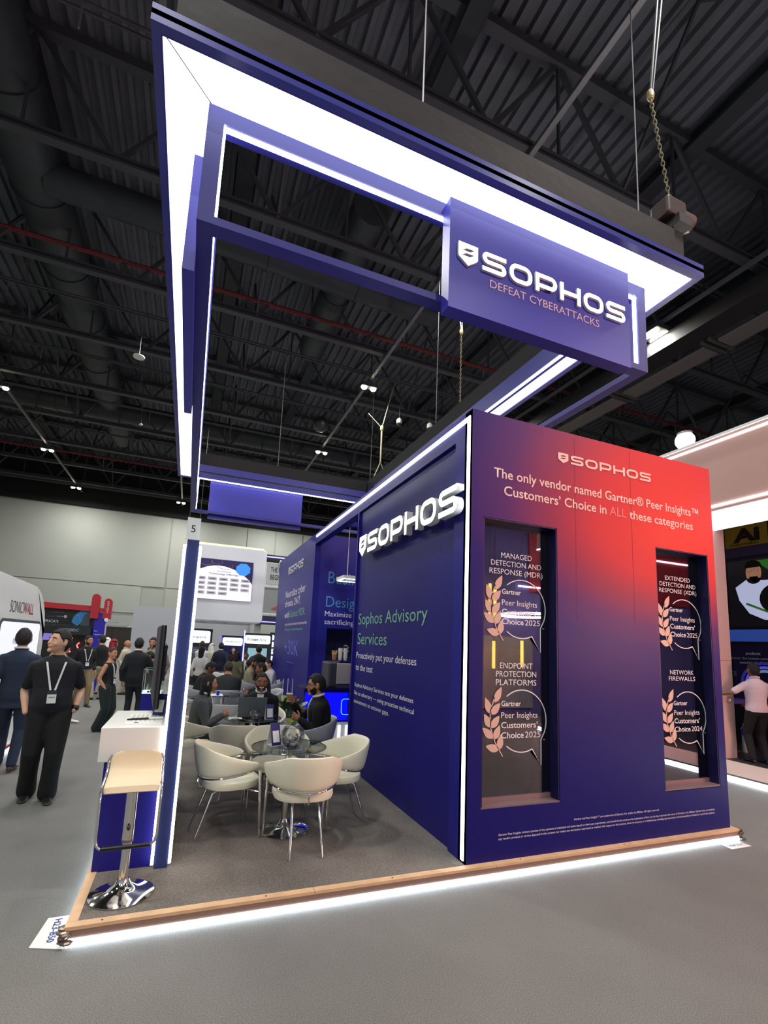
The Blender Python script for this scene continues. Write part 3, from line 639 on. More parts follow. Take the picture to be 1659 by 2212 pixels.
# pantry counter with lit blue front
pc = thing('pantry_counter', 'pantry counter with glowing blue screen front and white ribbed base', 'counter', (0, 0, 0))
B('counter_body', (1.84, 7.62, .1), (3.3, 8.1, .95), NAVYD, pc)
B('blue_screen', (1.86, 7.6, .46), (2.59, 7.62, .9), mat('blue_screen_light', '0a0cf0', .3, emit=1.15), pc); B('blue_screen', (2.62, 7.6, .46), (3.3, 7.62, .9), mat('blue_screen_light', '0a0cf0'), pc)
ring = rrect(2.48, .55, 2.7, .8, .05); curve2d('screen_emblem', stroke(ring, .012, True), mat('cyan_line_light', '58c8ff', .5, emit=1.2), (0, 7.6, 0), 'y', pc)
B('white_base', (2.12, 7.6, .1), (3.3, 7.62, .43), mcol('d5d7dc', .4), pc)
for k in range(8): B('light_column', (2.18+k*.13, 7.58, .12), (2.22+k*.13, 7.6, .38), mat('column_light', 'f4f6ff', .5, emit=1.8), pc)
B('counter_top', (1.84, 7.58, .95), (3.3, 8.12, .98), mcol('14143c', .3), pc)
cm = thing('coffee_machine', 'silver coffee machine on the pantry counter', 'machine', (2.62, 7.85, .98)); 
MB().box((-.38, -.2, 0), (.5, .25, .42)).obj('machine_body', mcol('3a3b42', .3), cm, bevel=.03); MB().box((-.24, -.215, .06), (.5, -.2, .40)).obj('front_panel', mat('satin_steel_front', 'b8b0a4', .42, metal=.35), cm, bevel=.03); B('top_rail', (-.2, -.2, .42), (.5, .22, .445), CHROME, cm); B('drip_tray', (-.24, -.24, 0), (.5, -.2, .03), STEEL, cm)
zt3 = 1.427
c0 = thing('cup_stack', 'tall stack of white paper cups on the coffee machine, left', 'cups', (2.47, 7.78, zt3), group='paper cup stacks')
for k in range(12): MB().lathe([(.026, 0), (.037, .05), (.039, .052), (.036, .052), (.025, .004)], (0, 0, k*.014), 16, False).obj('cup', mcol('e9e7df'), c0)
copytree(c0, (2.56, 7.77, zt3), None, 'white paper cup stack on the coffee machine, right of the other')
t = thing('stirrer_cup', 'kraft cup full of wooden stirrers on the coffee machine', 'cup', (2.36, 7.76, zt3)); MB().lathe([(.03, 0), (.04, .085), (.042, .087), (.038, .087), (.029, .004)], n=16, cap=False).obj('cup', mcol('a5764a'), t)
for k in range(14): a = k*.45; MB().tube([(.012*math.cos(a), .012*math.sin(a), .01), (.045*math.cos(a), .045*math.sin(a), .15+.02*math.sin(k*3))], .004, 4).obj('stirrer', mcol('c9a671'), t)
t = thing('dome_lid_cup', 'clear plastic cups with domed lids behind the paper cups', 'cup', (2.6, 7.9, zt3)); MB().lathe([(.035, 0), (.05, .15), (.055, .2), (.05, .24), (.02, .26)], n=16).obj('cup', TGLASS, t); MB().lathe([(.05, .15), (.056, .15), (.056, .16), (.05, .16)], n=16).obj('rim', WHITE, t)
t = thing('pendant_light', 'white angular pendant light in front of the kitchen lettering', 'lamp', (2.6, 7.1, 2.72)); MB().box((-.42, -.2, 0), (.42, -.16, .05)).box((-.42, .16, 0), (.42, .2, .05)).box((-.42, -.16, 0), (-.38, .16, .05)).box((.38, -.16, 0), (.42, .16, .05)).box((-.32, -.16, .03), (-.28, .16, .05)).box((.28, -.16, .03), (.32, .16, .05)).obj('frame', WHITE, t)
MB().box((-.40, -.19, -.006), (.40, -.17, 0)).box((-.40, .17, -.006), (.40, .19, 0)).box((-.41, -.17, -.006), (-.39, .17, 0)).obj('led_strip', STRIP, t); MB().tube([(-.3, 0, .05), (-.3, 0, .88)], .006, 5).obj('wire', WHITE, t); MB().tube([(.3, 0, .05), (.3, 0, .88)], .006, 5).obj('wire', WHITE, t)
B('cross_beam', (AXW+.13, 7.05, 3.6), (BX1-.1, 7.15, 3.68), NAVY, blk)

# ================================================================ partition wall, reception counter
pw = thing('partition_wall', 'narrow dark blue partition wall seen end-on with glowing edges', 'partition', (0, 0, 0))
B('panel', (-.07, 3.81, .1), (.018, 5.3, 2.455), mat('partition_blue', '2c3a74', .35, var=.15, vscale=2.5), pw)
for xa in (-.094, .02): B('led_strip', (xa, 3.80, .13), (xa+.02, 3.84, 2.41), mat('post_strip_white', 'fffdf0', .5, emit=5), pw)
B('cable', (-.075, 3.805, 2.40), (-.068, 3.815, 2.47), WHITE, pw)
rc = thing('reception_counter', 'white reception counter top on dark blue base beside the glowing post', 'counter', (0, 0, 0))
B('counter_top', (-.5, 3.82, .825), (-.096, 4.62, 1.06), WHITE, rc, bevel=.006); B('base_panel', (-.46, 3.86, .1), (-.096, 4.55, .825), NAVY, rc)
tv = thing('wall_screen', 'black television seen edge-on on the left of the glowing post', 'television', (-.17, 4.15, 1.13), .08); MB().box((-.03, 0, 0), (.01, 1.1, .67)).obj('screen_body', BLACK, tv, bevel=.012); B('wall_mount', (.01, .3, .2), (.045, .8, .5), DSTEEL, tv); B('display_glass', (-.033, .02, .02), (-.03, 1.08, .65), mcol('15161a', .35), tv)
t = tag(MB().box((-.37, 3.93, 1.0605), (-.12, 4.43, 1.064)).obj('printed_form', PAPER), 'printed paper form lying on the white reception counter', 'paper')
for k in range(6): B('printed_line', (-.34+k*.032, 4.05, 1.064), (-.334+k*.032, 4.36, 1.0645), mcol('9a9a9a'), t)
B('printed_block', (-.31, 3.97, 1.064), (-.28, 4.0, 1.0647), mcol('23306e'), t)
t = thing('marker_pen', 'black and white marker pen lying across the paper form', 'pen', (-.22, 4.1, 1.072)); MB().tube([(-.12, 0, 0), (0, .01, .002)], .008, 10).obj('pen_cap', BLACK, t, True); MB().tube([(0, .01, .002), (.1, .02, .002)], .009, 10).obj('pen_barrel', WHITE, t, True); MB().tube([(-.12, 0, 0), (-.145, -.02, -.001)], .006, 8).obj('pen_clip', BLACK, t, True)
def tent_card(loc, rz, label, h=.17):
    t = thing('tent_card', label, 'card', loc, rz)
    MB().prism([(-.05, 0), (-.045, 0), (.002, h), (-.003, h)], -.045, .045).obj('back_panel', PAPER, t); MB().prism([(.045, 0), (.05, 0), (.003, h), (-.002, h)], -.045, .045).obj('front_panel', mcol('23226e', .5), t)
    MB().prism([(.042, .03), (.0427, .03), (.0157, .125), (.015, .125)], -.032, .032).obj('blank_label', PAPER, t).location.x = .0035
    MB().prism([(-.05, 0), (.05, 0), (.05, .004), (-.05, .004)], -.045, .045).obj('foot', PAPER, t)
    return t
tent_card((-.15, 4.36, 1.06), -1.9, 'blue and white folded card standing on the reception counter')

# bar stool
bs = thing('bar_stool', 'beige leather bar stool with chrome column in front of the counter', 'stool', (-.235, 3.515, .1), math.radians(2))
MB().lathe([(0, 0), (.185, 0), (.187, .008), (.15, .022), (.09, .035), (.05, .06), (.033, .09), (.0, .09)], n=48).obj('base', CHROME, bs, True)
MB().lathe([(0, .08), (.026, .08), (.026, .32), (0, .32)], n=24).obj('lower_column', CHROME, bs, True); MB().lathe([(0, .32), (.033, .32), (.033, .65), (0, .65)], n=24).obj('gas_column', CHROME, bs, True)
MB().lathe([(0, .31), (.034, .31), (.034, .325), (0, .325)], n=24).obj('collar', mcol('6a6260', .3), bs); MB().ball((0, -.033, .42), (.006, .004, .01)).obj('column_plug', BLACK, bs)
prof = [(-.165, .652), (-.155, .675), (-.06, .69), (.06, .70), (.108, .718), (.130, .748), (.142, .778), (.149, .797), (.153, .812), (.156, .823), (.158, .831)]
def padring(y_, z_, w_, nx, nz, th=.032):
    pts = []
    for k in range(24):
        a = 2*PI*k/24; u = math.cos(a); v = math.sin(a); u = math.copysign(abs(u)**.35, u); v = math.copysign(abs(v)**.7, v)
        pts.append((u*w_/2, y_+nx*v*th/2, z_+nz*v*th/2))
    return pts
rings = []
for i, (py, pz) in enumerate(prof):
    a = prof[max(i-1, 0)]; b = prof[min(i+1, len(prof)-1)]; d_ = V((b[0]-a[0], b[1]-a[1])).normalized()
    wd = {10: .20, 9: .25, 8: .285, 7: .305}.get(i, .315)
    if i == 0: wd = .305
    rings.append(padring(py, pz, wd, -d_.y, d_.x))
MB().loft(rings).obj('seat_pad', mat('beige_leather', 'd8c6a4', .5, bump=.04, bscale=90), bs, True)
for sx in (-1, 1):
    X = .168*sx
    MB().tube([(X*.9, .155, .81), (X, .146, .775), (X, .125, .72), (X, .06, .695), (X, -.10, .68), (X, -.168, .655), (X, -.178, .61), (X*.99, -.175, .40), (X*.93, -.177, .362), (X*.8, -.18, .345)], .0085, 10).obj('frame_tube', CHROME, bs, True)
MB().tube([(-.135, -.18, .345), (.135, -.18, .345)], .013, 12).obj('foot_grip', BLACK, bs, True); MB().tube([(-.165, -.05, .672), (.165, -.05, .672)], .01, 8).box((-.06, -.06, .64), (.06, .06, .672)).obj('under_bracket', CHROME, bs)

# ================================================================ armchairs and tables
def make_chair(name, label, m, loc, rz):
    c = thing(name, label, 'chair', loc, rz)
    pts = []
    def sec(cx_, w_, d_, z): return [(cx_+d_*math.copysign(abs(math.cos(a))**.8, math.cos(a)), w_*math.copysign(abs(math.sin(a))**.8, math.sin(a)), z) for a in [2*PI*k/32 for k in range(32)]]
    MB().loft([sec(.01, .20, .19, .375), sec(.01, .235, .225, .385), sec(.012, .245, .235, .41), sec(.012, .24, .232, .44), sec(.01, .215, .205, .458), sec(.01, .12, .12, .464)]).obj('seat', m, c, True)
    # wrap-round back shell
    N = 40; th = .036; rings = []
    for i in range(N+1):
        t = -1+2*i/N; ph = PI+t*math.radians(122)
        k = abs(t); sm = max(0, (k-.25)/.75)
        top = .735-.175*(sm**1.0)*(1-.25*sm)-.0*k; bot = .47+.085*k**1.6
        ex = 1.0
        rx, ry = .275, .275
        cx_, cy_ = .03+rx*math.cos(ph), ry*math.sin(ph)
        if k > .8: q = (k-.8)/.2; top -= .01*q; bot += .0*q; 
        n_ = V((math.cos(ph), math.sin(ph)))
        ring = []
        for q in range(16):
            a = 2*PI*q/16; hz = (top-bot)/2; z = (top+bot)/2+hz*math.copysign(abs(math.sin(a))**.75, math.sin(a)); o_ = th/2*math.copysign(abs(math.cos(a))**.75, math.cos(a))
            lean = .055*((z-.47)/.27)
            sc = 1.0
            if k > .93: sc = math.sqrt(max(.02, 1-((k-.93)/.07)**2))
            z = (top+bot)/2+(z-(top+bot)/2)*max(.25, sc)
            ring.append((cx_+n_.x*(o_*max(.3, sc)+lean), cy_+n_.y*(o_*max(.3, sc)+lean), z))
        rings.append(ring)
    MB().loft(rings).obj('back_shell', m, c, True)
    rail = []
    for i in range(31):
        t = -1+2*i/30; ph = PI+t*math.radians(118); k = abs(t); rail.append((.03+.277*math.cos(ph), .277*math.sin(ph), .458+.085*k**1.6))
    MB().tube(rail, .0085, 8).obj('back_rail', CHROME, c, True)
    MB().tube([(-.250, 0, .458), (-.255, 0, .43), (-.235, 0, .38), (-.16, 0, .372)], .008, 8).obj('back_strut', CHROME, c, True)
    for sy in (-1, 1):
        MB().tube([(.19, .262*sy, .535), (.20, .268*sy, .30), (.215, .272*sy, 0)], [.013, .013, .0075], 10).obj('leg', CHROME, c, True)
        MB().tube([(-.08, .09*sy, .375), (-.15, .105*sy, .34), (-.27, .125*sy, 0)], [.0125, .0125, .0075], 10).obj('leg', CHROME, c, True)
        MB().tube([(.195, .26*sy, .36), (.10, .17*sy, .372)], .008, 8).obj('side_strut', CHROME, c, True)
    return c
GREYL = mat('grey_leather', 'b9bcc0', .5, bump=.04, bscale=90)
ch = make_chair('armchair', 'cream armchair nearest the camera, its back turned to us', CREAM, (.995, 3.945, .1), math.radians(88))
chairs = [((.445, 4.385), 9, 'cream armchair left of the front glass table, seen from its side', 'armchair'), ((1.40, 4.37), 184, 'cream armchair right of the front table by the blue wall', 'armchair'),
          ((.93, 4.83), -93, 'cream armchair behind the front glass table, facing us', 'armchair'), ((.62, 5.40), 78, 'cream armchair with its back to us below the laptop table', 'armchair'),
          ((.16, 6.02), 8, 'cream armchair under the woman in the grey blazer', 'armchair'), ((1.47, 5.62), 168, 'grey armchair under the man holding the coffee cup', 'g'),
          ((1.0, 6.42), -105, 'cream armchair under the smiling man with the laptop', 'armchair'), ((.64, 6.95), 82, 'empty pale armchair seen over the woman\'s lap, behind the laptop table', 'g'),
          ((.72, 8.75), 90, 'armchair under the broad man in the dark grey jacket', 'g'), ((.22, 9.7), 0, 'armchair under the dark suited man bending left of the far table', 'g'), ((1.42, 8.75), 190, 'armchair under the black suited man behind the smiling man', 'g'),
          ((1.36, 11.2), 0, 'armchair under the man in the beige jacket', 'g'), ((1.92, 11.0), 180, 'armchair under the man with his hand at his chin', 'g'), ((1.30, 13.9), 0, 'armchair under the bowing man in grey', 'g')]
GX = {}
for (p_, a_, lb, kd) in chairs:
    c = copytree(ch, (p_[0], p_[1], .1 if p_[1] < 13.3 else 0), math.radians(a_), lb)
    if kd == 'g':
        for o in c.children:
            if o.name.split('.')[0] in ('seat', 'back_shell'):
                if o.data.name not in GX:
                    me = o.data.copy(); me.materials.clear(); me.materials.append(GREYL); GX[o.data.name] = me
                o.data = GX[o.data.name]
t = make_chair('tub_chair', 'empty round white tub chair far back by the kiosks', WHITE, (.72, 12.3, .1), math.radians(-70)); t.scale = (1.05, 1.05, 1.02)
def table(loc, label, r=.325, h=.70):
    t = thing('glass_table', label, 'table', loc)
    MB().lathe([(0, h-.012), (r-.003, h-.012), (r, h-.008), (r, h-.003), (r-.003, h), (0, h)], n=64).obj('table_top', TGLASS, t)
    MB().tube([(r*math.cos(2*PI*k/64), r*math.sin(2*PI*k/64), h-.006) for k in range(64)], .0045, 6, closed=True).obj('glass_edge', mat('green_glass_edge', '48605a', .15), t, True)
    MB().lathe([(0, 0), (.21, 0), (.212, .008), (.17, .02), (.09, .035), (.05, .06), (.033, .1), (.0, .1)], n=48).obj('base', CHROME, t, True)
    MB().lathe([(0, .09), (.028, .09), (.028, h-.03), (0, h-.03)], n=24).obj('column', CHROME, t, True); MB().lathe([(0, h-.03), (.10, h-.03), (.10, h-.014), (0, h-.014)], n=32).obj('top_plate', CHROME, t, True)
    return t
table((.93, 4.27, .1), 'front round glass table on a chrome trumpet base')
table((.81, 5.84, .1), 'second round glass table carrying the laptop', .33)
table((.62, 8.15, .1), 'third glass table before the broad man', .33); table((1.68, 11.5, .1), 'farthest round glass table among the seated men', .33)
# glass bowls with sweets
SW = [mcol(c, .35) for c in ('2a3f8c', 'b9c4d8', '5a7ab8', '3a3a36', '6d6a58', '8c8a90', '1e2a5a', 'c8b88a')]
def bowl(loc, label, r=.095, fill=46):
    t = thing('glass_bowl', label, 'bowl', loc)
    pr = [(.35*r, 0), (.75*r, .25*r), (r, .85*r), (.95*r, 1.25*r), (.74*r, 1.62*r), (.70*r, 1.62*r), (.90*r, 1.25*r), (.95*r, .85*r), (.7*r, .3*r), (.3*r, .06*r)]
    MB().lathe(pr, n=32).obj('bowl_glass', BOWLG, t, True); MB().tube([(.72*r*math.cos(2*PI*k/32), .72*r*math.sin(2*PI*k/32), 1.62*r) for k in range(32)], .0025, 6, closed=True).obj('rim', GLASS, t, True)
    mb_ = MB(); mats = []
    for k in range(fill):
        a = rng.uniform(0, 2*PI); z = rng.uniform(.12, .95)*r; rr = math.sqrt(rng.uniform(0, 1))*min(.84*r, .45*r+z*.55)*.92; b0 = len(mb_.f)
        mb_.ball((rr*math.cos(a), rr*math.sin(a), z), (.016, .011, .010), 7, 5); mats += [k % len(SW)]*(len(mb_.f)-b0)
    o = mb_.obj('wrapped_sweets', None, t, True); 
    for m_ in SW: o.data.materials.append(m_)
    for p_, i_ in zip(o.data.polygons, mats): p_.material_index = i_
    o['kind'] = 'stuff'
    return t
bowl((.94, 4.20, .80), 'glass bowl of blue wrapped sweets on the front table', .105, 60)
bowl((.80, 5.62, .80), 'glass bowl of sweets on the laptop table', .07, 36)
tent_card((.80, 4.32, .80), -1.2, 'dark blue folded card beside the bowl on the front table', .19)
tent_card((.975, 5.68, .80), -1.5, 'blue and white folded card right of the laptop', .17)
lt = thing('laptop', 'grey laptop with its lid toward us on the second table', 'laptop', (.80, 5.86, .80), math.radians(-4))
MB().box((-.165, 0, 0), (.165, .22, .012)).obj('keyboard_base', mcol('55595d', .4), lt, bevel=.004); MB().loft([[(-.165, -.0, .012), (.165, -.0, .012), (.165, .008, .012), (-.165, .008, .012)], [(-.165, -.055, .235), (.165, -.055, .235), (.165, -.047, .235), (-.165, -.047, .235)]]).obj('lid', mcol('5d6468', .4), lt, bevel=.002)
tag(MB().box((.53, 5.72, .8005), (.68, 5.83, .803)).obj('paper_sheet', PAPER), 'white sheet lying left of the laptop', 'paper')
tag(MB().box((.40, 7.95, .8005), (.62, 8.25, .803)).obj('paper_sheet', PAPER), 'papers spread on the third table', 'paper')
t = thing('smartphone', 'dark phone near the left rim of the laptop table', 'phone', (.62, 5.66, .80), .6); MB().box((-.035, -.07, .0), (.035, .07, .008)).obj('phone_body', BLACK, t, bevel=.004)
tag(MB().box((.52, 8.0, .80), (.56, 8.1, .87)).obj('water_box', mcol('1c1cd8', .4)), 'small bright blue box on the third table', 'box')
# planter
pl = thing('potted_plant', 'leafy dark green plant in a white pot behind the coffee man', 'plant', (1.47, 6.95, .1))
MB().lathe([(0, 0), (.13, 0), (.17, .5), (.175, .53), (.155, .53), (.15, .5), (0, .49)], n=32).obj('pot', WHITE, pl, True)
LM = [mat('leaf_green', '46683a', .45, var=.2), mat('leaf_dark', '2a4434', .45, var=.2), mat('leaf_olive', '7f8a3e', .45, var=.2)]
for k in range(64):
    a = rng.uniform(0, 2*PI); el = rng.uniform(.1, 1.35); L_ = rng.uniform(.2, .46); base = V((rng.uniform(-.07, .07), rng.uniform(-.07, .07), .5)); dv = V((math.cos(a)*math.cos(el), math.sin(a)*math.cos(el), math.sin(el)))
    st_ = base+dv*L_*.6; lw = rng.uniform(.035, .065); ll = rng.uniform(.14, .22); sd = dv.cross(V((0, 0, 1))).normalized(); up = sd.cross(dv)
    rows = []
    for q in range(6):
        u = q/5; wq = lw*math.sin(PI*min(.98, max(.04, u)))**.8; c_ = st_+dv*ll*u-V((0, 0, 1))*.06*u*u; rows.append([c_-sd*wq+up*.008, c_, c_+sd*wq+up*.008])
    mb_ = MB(); mb_.v = [tuple(p) for r_ in rows for p in r_]; mb_.f = [(i*3+j, i*3+j+1, i*3+j+4, i*3+j+3) for i in range(5) for j in range(2)]
    lf = mb_.obj('leaf', LM[int(rng.integers(0, 3))], pl, True); MB().tube([base, st_], .004, 5).obj('stem', LM[0], lf)
t = thing('bottle_stand', 'row of pale thin wands rising from the plant', 'wands', (1.47, 7.07, .6))
for k in range(3): MB().tube([(-.08+k*.07, 0, 0), (-.085+k*.07, 0, .56)], .004, 5).obj('wand', WHITE, t)
# display pedestal
dp = thing('display_case', 'glass display case on a blue pedestal behind the counter', 'display', (-.48, 9.0, 0))
B('pedestal', (-.14, -.25, .0), (.16, .25, .74), NAVY, dp); MB().box((-.14, -.25, .74), (.16, .25, .752)).obj('lit_floor', mat('case_floor_light', 'e8fbf6', .5, emit=1.0), dp)
B('glass_cover', (-.14, -.25, .752), (.16, .25, 1.14), TGLASS, dp)
for a_ in (-.14, .155):
    for b_ in (-.25, .245): B('case_edge', (a_, b_, .752), (a_+.006, b_+.006, 1.14), mcol('cfe8e2', .2), dp)
MB().box((-.14, -.25, 1.13), (.16, -.244, 1.14)).box((-.14, .244, 1.13), (.16, .25, 1.14)).box((-.14, -.244, 1.13), (-.134, .244, 1.14)).box((.154, -.244, 1.13), (.16, .244, 1.14)).obj('case_rim', mcol('cfe8e2', .2), dp)
for k in range(4): B('shelf_step', (-.02+k*.035, -.2, .752+k*.0), (.02+k*.035, .2, .80+k*.07), mcol('cfe4e2', .4), dp)
for k in range(5): B('exhibit', (-.06+.04*k, -.21, .753 if k < 2 else .80+(k-2)*.07), (-.03+.04*k, -.17, .78 if k < 2 else .82+(k-2)*.07), mcol('1e2224'), dp)

# ================================================================ people
SKINS = {'light': 'd9a98c', 'tan': 'b98363', 'brown': '8f5f45', 'dark': '4e3327', 'pale': 'e3bba6'}
def evalmesh(me, voxel, smooth=3):
    o = bpy.data.objects.new('tmp', me); COL.objects.link(o)
    r = o.modifiers.new('r', 'REMESH'); r.mode = 'VOXEL'; r.voxel_size = voxel
    sm = o.modifiers.new('s', 'SMOOTH'); sm.iterations = smooth; sm.factor = .5
    dg = bpy.context.evaluated_depsgraph_get(); m2 = bpy.data.meshes.new_from_object(o.evaluated_get(dg))
    bpy.data.objects.remove(o); bpy.data.meshes.remove(me)
    m2.polygons.foreach_set('use_smooth', [True]*len(m2.polygons)); return m2
def ring(c, u, v, a, b, n=16): return [c+u*(a*math.cos(2*PI*k/n))+v*(b*math.sin(2*PI*k/n)) for k in range(n)]
def limb(mb, pts, rads, n=12):
    """tapered limb with rounded ends"""
    pts = [V(p) for p in pts]; P_ = []; Q = []
    d0 = (pts[0]-pts[1]).normalized(); d1 = (pts[-1]-pts[-2]).normalized()
    P_ += [pts[0]+d0*rads[0]*.85, pts[0]+d0*rads[0]*.5]; Q += [rads[0]*.4, rads[0]*.85]
    P_ += pts; Q += list(rads)
    P_ += [pts[-1]+d1*rads[-1]*.5, pts[-1]+d1*rads[-1]*.85]; Q += [rads[-1]*.85, rads[-1]*.4]
    mb.tube(P_, Q, n)
def ik(a, b, l1, l2, pole):
    a, b, pole = V(a), V(b), V(pole); d = b-a; L_ = min(d.length, (l1+l2)*.998); dn = d.normalized(); b = a+dn*L_
    x = (l1*l1-l2*l2+L_*L_)/(2*L_); h = math.sqrt(max(0, l1*l1-x*x)); p = (pole-dn*pole.dot(dn)).normalized()
    return a+dn*x+p*h, b
def headpt(az, el, k=1.0):
    x, y, z = math.cos(el)*math.cos(az), math.cos(el)*math.sin(az), math.sin(el)
    t = max(0, -z)**1.15
    X = x*.098*(1-(.45 if x < 0 else .06)*t)*k; Y = y*.078*(1-.30*t)*k; Z = z*.118*k
    return V((X, Y, Z))
def headgrid(fn, nu=32, nv=20):
    mb = MB(); rings = []
    for i in range(1, nv):
        el = -PI/2+PI*i/nv; rings.append([fn(-PI+2*PI*j/nu, el) for j in range(nu)])
    return mb.loft(rings)
def hand(mb, wrist, d, palmn, s, curl=.5, side=1):
    """palm, four fingers and a thumb; d = direction of the hand, palmn = palm normal"""
    d = V(d).normalized(); palmn = V(palmn); palmn = (palmn-d*palmn.dot(d)).normalized(); sd = d.cross(palmn)*side
    w_ = V(wrist); rs = []
    for u, a, b in ((-.01, .024, .018), (.02, .030, .016), (.06, .040, .014), (.085, .041, .013), (.095, .036, .010)): rs.append(ring(w_+d*u*s, sd, palmn, a*s, b*s, 10))
    mb.loft(rs)
    for k, (off, L_) in enumerate(((-.030, .068), (-.010, .078), (.011, .073), (.030, .058))):
        p = w_+d*.086*s+sd*off*s; a = 0; pts = [p]; r0 = .0085*s
        for q in range(3):
            a += curl*(.5+.35*q); dd = d*math.cos(a)+palmn*math.sin(a); p = p+dd*L_*s/3*1.05; pts.append(p)
        mb.tube(pts, [r0, r0*.98, r0*.9, r0*.62], 7)
    p = w_+d*.028*s-sd*.030*s; pts = [p]
    for q in range(3): dd = (d*(.75+.1*q)-sd*(.65-.25*q)+palmn*(.25+curl*.4)).normalized(); p = p+dd*.03*s; pts.append(p)
    mb.tube(pts, [.0105*s, .0105*s, .0095*s, .007*s], 7)
TR = [(-.10, .085, .135), (-.04, .105, .160), (.04, .112, .162), (.13, .105, .146), (.22, .108, .148), (.32, .118, .165), (.41, .115, .178), (.475, .098, .170), (.505, .082, .128), (.54, .062, .078), (.60, .052, .055)]
def person(label, loc, face, H=1.6, top=('tee', '111116'), legs='15151a', skin='tan', hair=('short', '14110f'), beard=None, look=0, nod=0, tilt=0, lean=0, sit=None, arms=None, feet=None,
           shoes='14110f', wide=1.0, belly=0, shirt=None, lanyard=False, near=False, female=False, legw=1.0, group=None, extra=None, yawbody=0):
    s = H/1.75; z0 = loc[2]
    root = thing('person', label, 'person', loc, math.radians(face), group)
    vox = (.0085 if near else .016)
    sk = mat('skin_'+skin, SKINS[skin], .55, spec=.35)
    hz = (sit if sit else .92*s)
    la = math.radians(lean); sp = V((math.sin(la), 0, math.cos(la))); fx = V((math.cos(la), 0, -math.sin(la))); hip = V((0, 0, hz)); Yv = V((0, 1, 0))
    sw = (.92 if female else 1.0)*wide
    def P(t, x=0, y=0): return hip+sp*t*s+fx*x*s+Yv*y*s
    def tor(off=0, t0=-.10, t1=.60, flare=0, sh=True):
        rs = []
        for t, a, b in TR:
            if t < t0-.001 or t > t1+.001: continue
            bl = belly*math.exp(-((t-.10)/.13)**2); wst = (.86 if female and .05 < t < .25 else 1)
            rs.append(ring(P(t, bl*.5), fx, Yv, (a*(.9+.1*wide)+bl*.6)*s+off, b*sw*wst*s+off+flare*max(0, -t)*s, 20))
        return rs
    # joints
    SH = [P(.435, 0, sgn*.160*sw) for sgn in (1, -1)]
    arms = arms or ('down', 'down'); J = []
    for i, sgn in enumerate((1, -1)):
        a = arms[i]; pole = V((-1, sgn*.35, -.25))
        if a == 'down': T = P(-.045, .03, sgn*.235*sw)
        elif a == 'pocket': T = P(-.035, .055, sgn*.185*sw+sgn*belly*.1); pole = V((-1.0, sgn*.55, 0))
        elif a == 'front': T = P(.08, .27, sgn*.06)
        elif a == 'phone': T = P(.22, .27, sgn*.05)
        elif a == 'lap': T = V((.30*s, sgn*.08*s, hz+.10*s))
        elif a == 'table': T = V((.36*s, sgn*.13*s, hz+.20*s))
        elif a == 'chin': T = P(.50, .16, sgn*.05)
        elif a == 'hip': T = P(.03, .04, sgn*.19); pole = V((-.4, sgn*1, 0))
        elif a == 'back': T = P(.02, -.13, sgn*.05)
        else: T = V(a)
        E_, W_ = ik(SH[i], T, .285*s, .25*s, pole); J.append((SH[i], E_, W_, a))
    if feet is None: feet = ((.02, .10), (-.02, -.10)) if not sit else ((.36, .11), (.36, -.11))
    LG = []
    for i, sgn in enumerate((1, -1)):
        fp = feet[i]; fz = fp[2] if len(fp) > 2 else 0
        hp = V((0, sgn*.085*s, hz-.03*s)); an = V((fp[0]*s if not sit else fp[0], fp[1]*s, .075*s+fz))
        K, A = ik(hp, an, .43*s, .42*s, V((1, sgn*.08, .15))); LG.append((hp, K, A))
    # head
    hb = P(.62, .0); ha = math.radians(look); nd = math.radians(nod)
    hc = P(.698, .022)+V((math.sin(la)*.0, 0, 0))
    Rh = Matrix.Rotation(ha, 3, 'Z') @ Matrix.Rotation(nd, 3, 'Y') @ Matrix.Rotation(math.radians(tilt), 3, 'X')
    hs = s*(1.10 if not female else 1.03)
    def HP(v): return hc+Rh @ (V(v)*hs)
    # body
    mb = MB(); mb.loft(tor(-.004))
    mb.tube([P(.50), P(.57, .008), hc+Rh @ V((-.01, 0, -.06))*hs, hc], [.062*s*(.8 if female else 1), .056*s*(.8 if female else 1), .052*s*(.8 if female else 1), .05*s], 14)
    g = headgrid(lambda az, el: HP(headpt(az, el))); mb.add(g.v, g.f)
    def hball(c, r, n=10): 
        b_ = MB().ball((0, 0, 0), r, n, 7); mb.add([HP(V(c)+V(v)) for v in b_.v], b_.f)
    mb.tube([HP((.088, 0, .018)), HP((.106, 0, -.012)), HP((.112, 0, -.026)), HP((.09, 0, -.036))], [.007*hs, .009*hs, .0125*hs, .009*hs], 8)
    for sg in (1, -1): hball((-.002, .078*sg, -.008), (.020, .010, .031)); hball((.080, .030*sg, .027), (.014, .024, .008)); hball((.066, .040*sg, -.030), (.022, .022, .020))
    hball((.088, 0, -.058), (.013, .025, .012)); hball((.078, 0, -.094), (.022, .026, .020))
    for (S_, E_, W_, a) in J: limb(mb, [S_, S_.lerp(E_, .5), E_, E_.lerp(W_, .35), W_], [.050*s, .044*s, .037*s, .037*s, .026*s])
    for (hp, K, A) in LG: limb(mb, [hp, hp.lerp(K, .5), K, K.lerp(A, .35), A], [.082*s, .070*s, .052*s, .052*s, .036*s])
    me = evalmesh(mb.mesh('body'), vox)
    hm = MB()
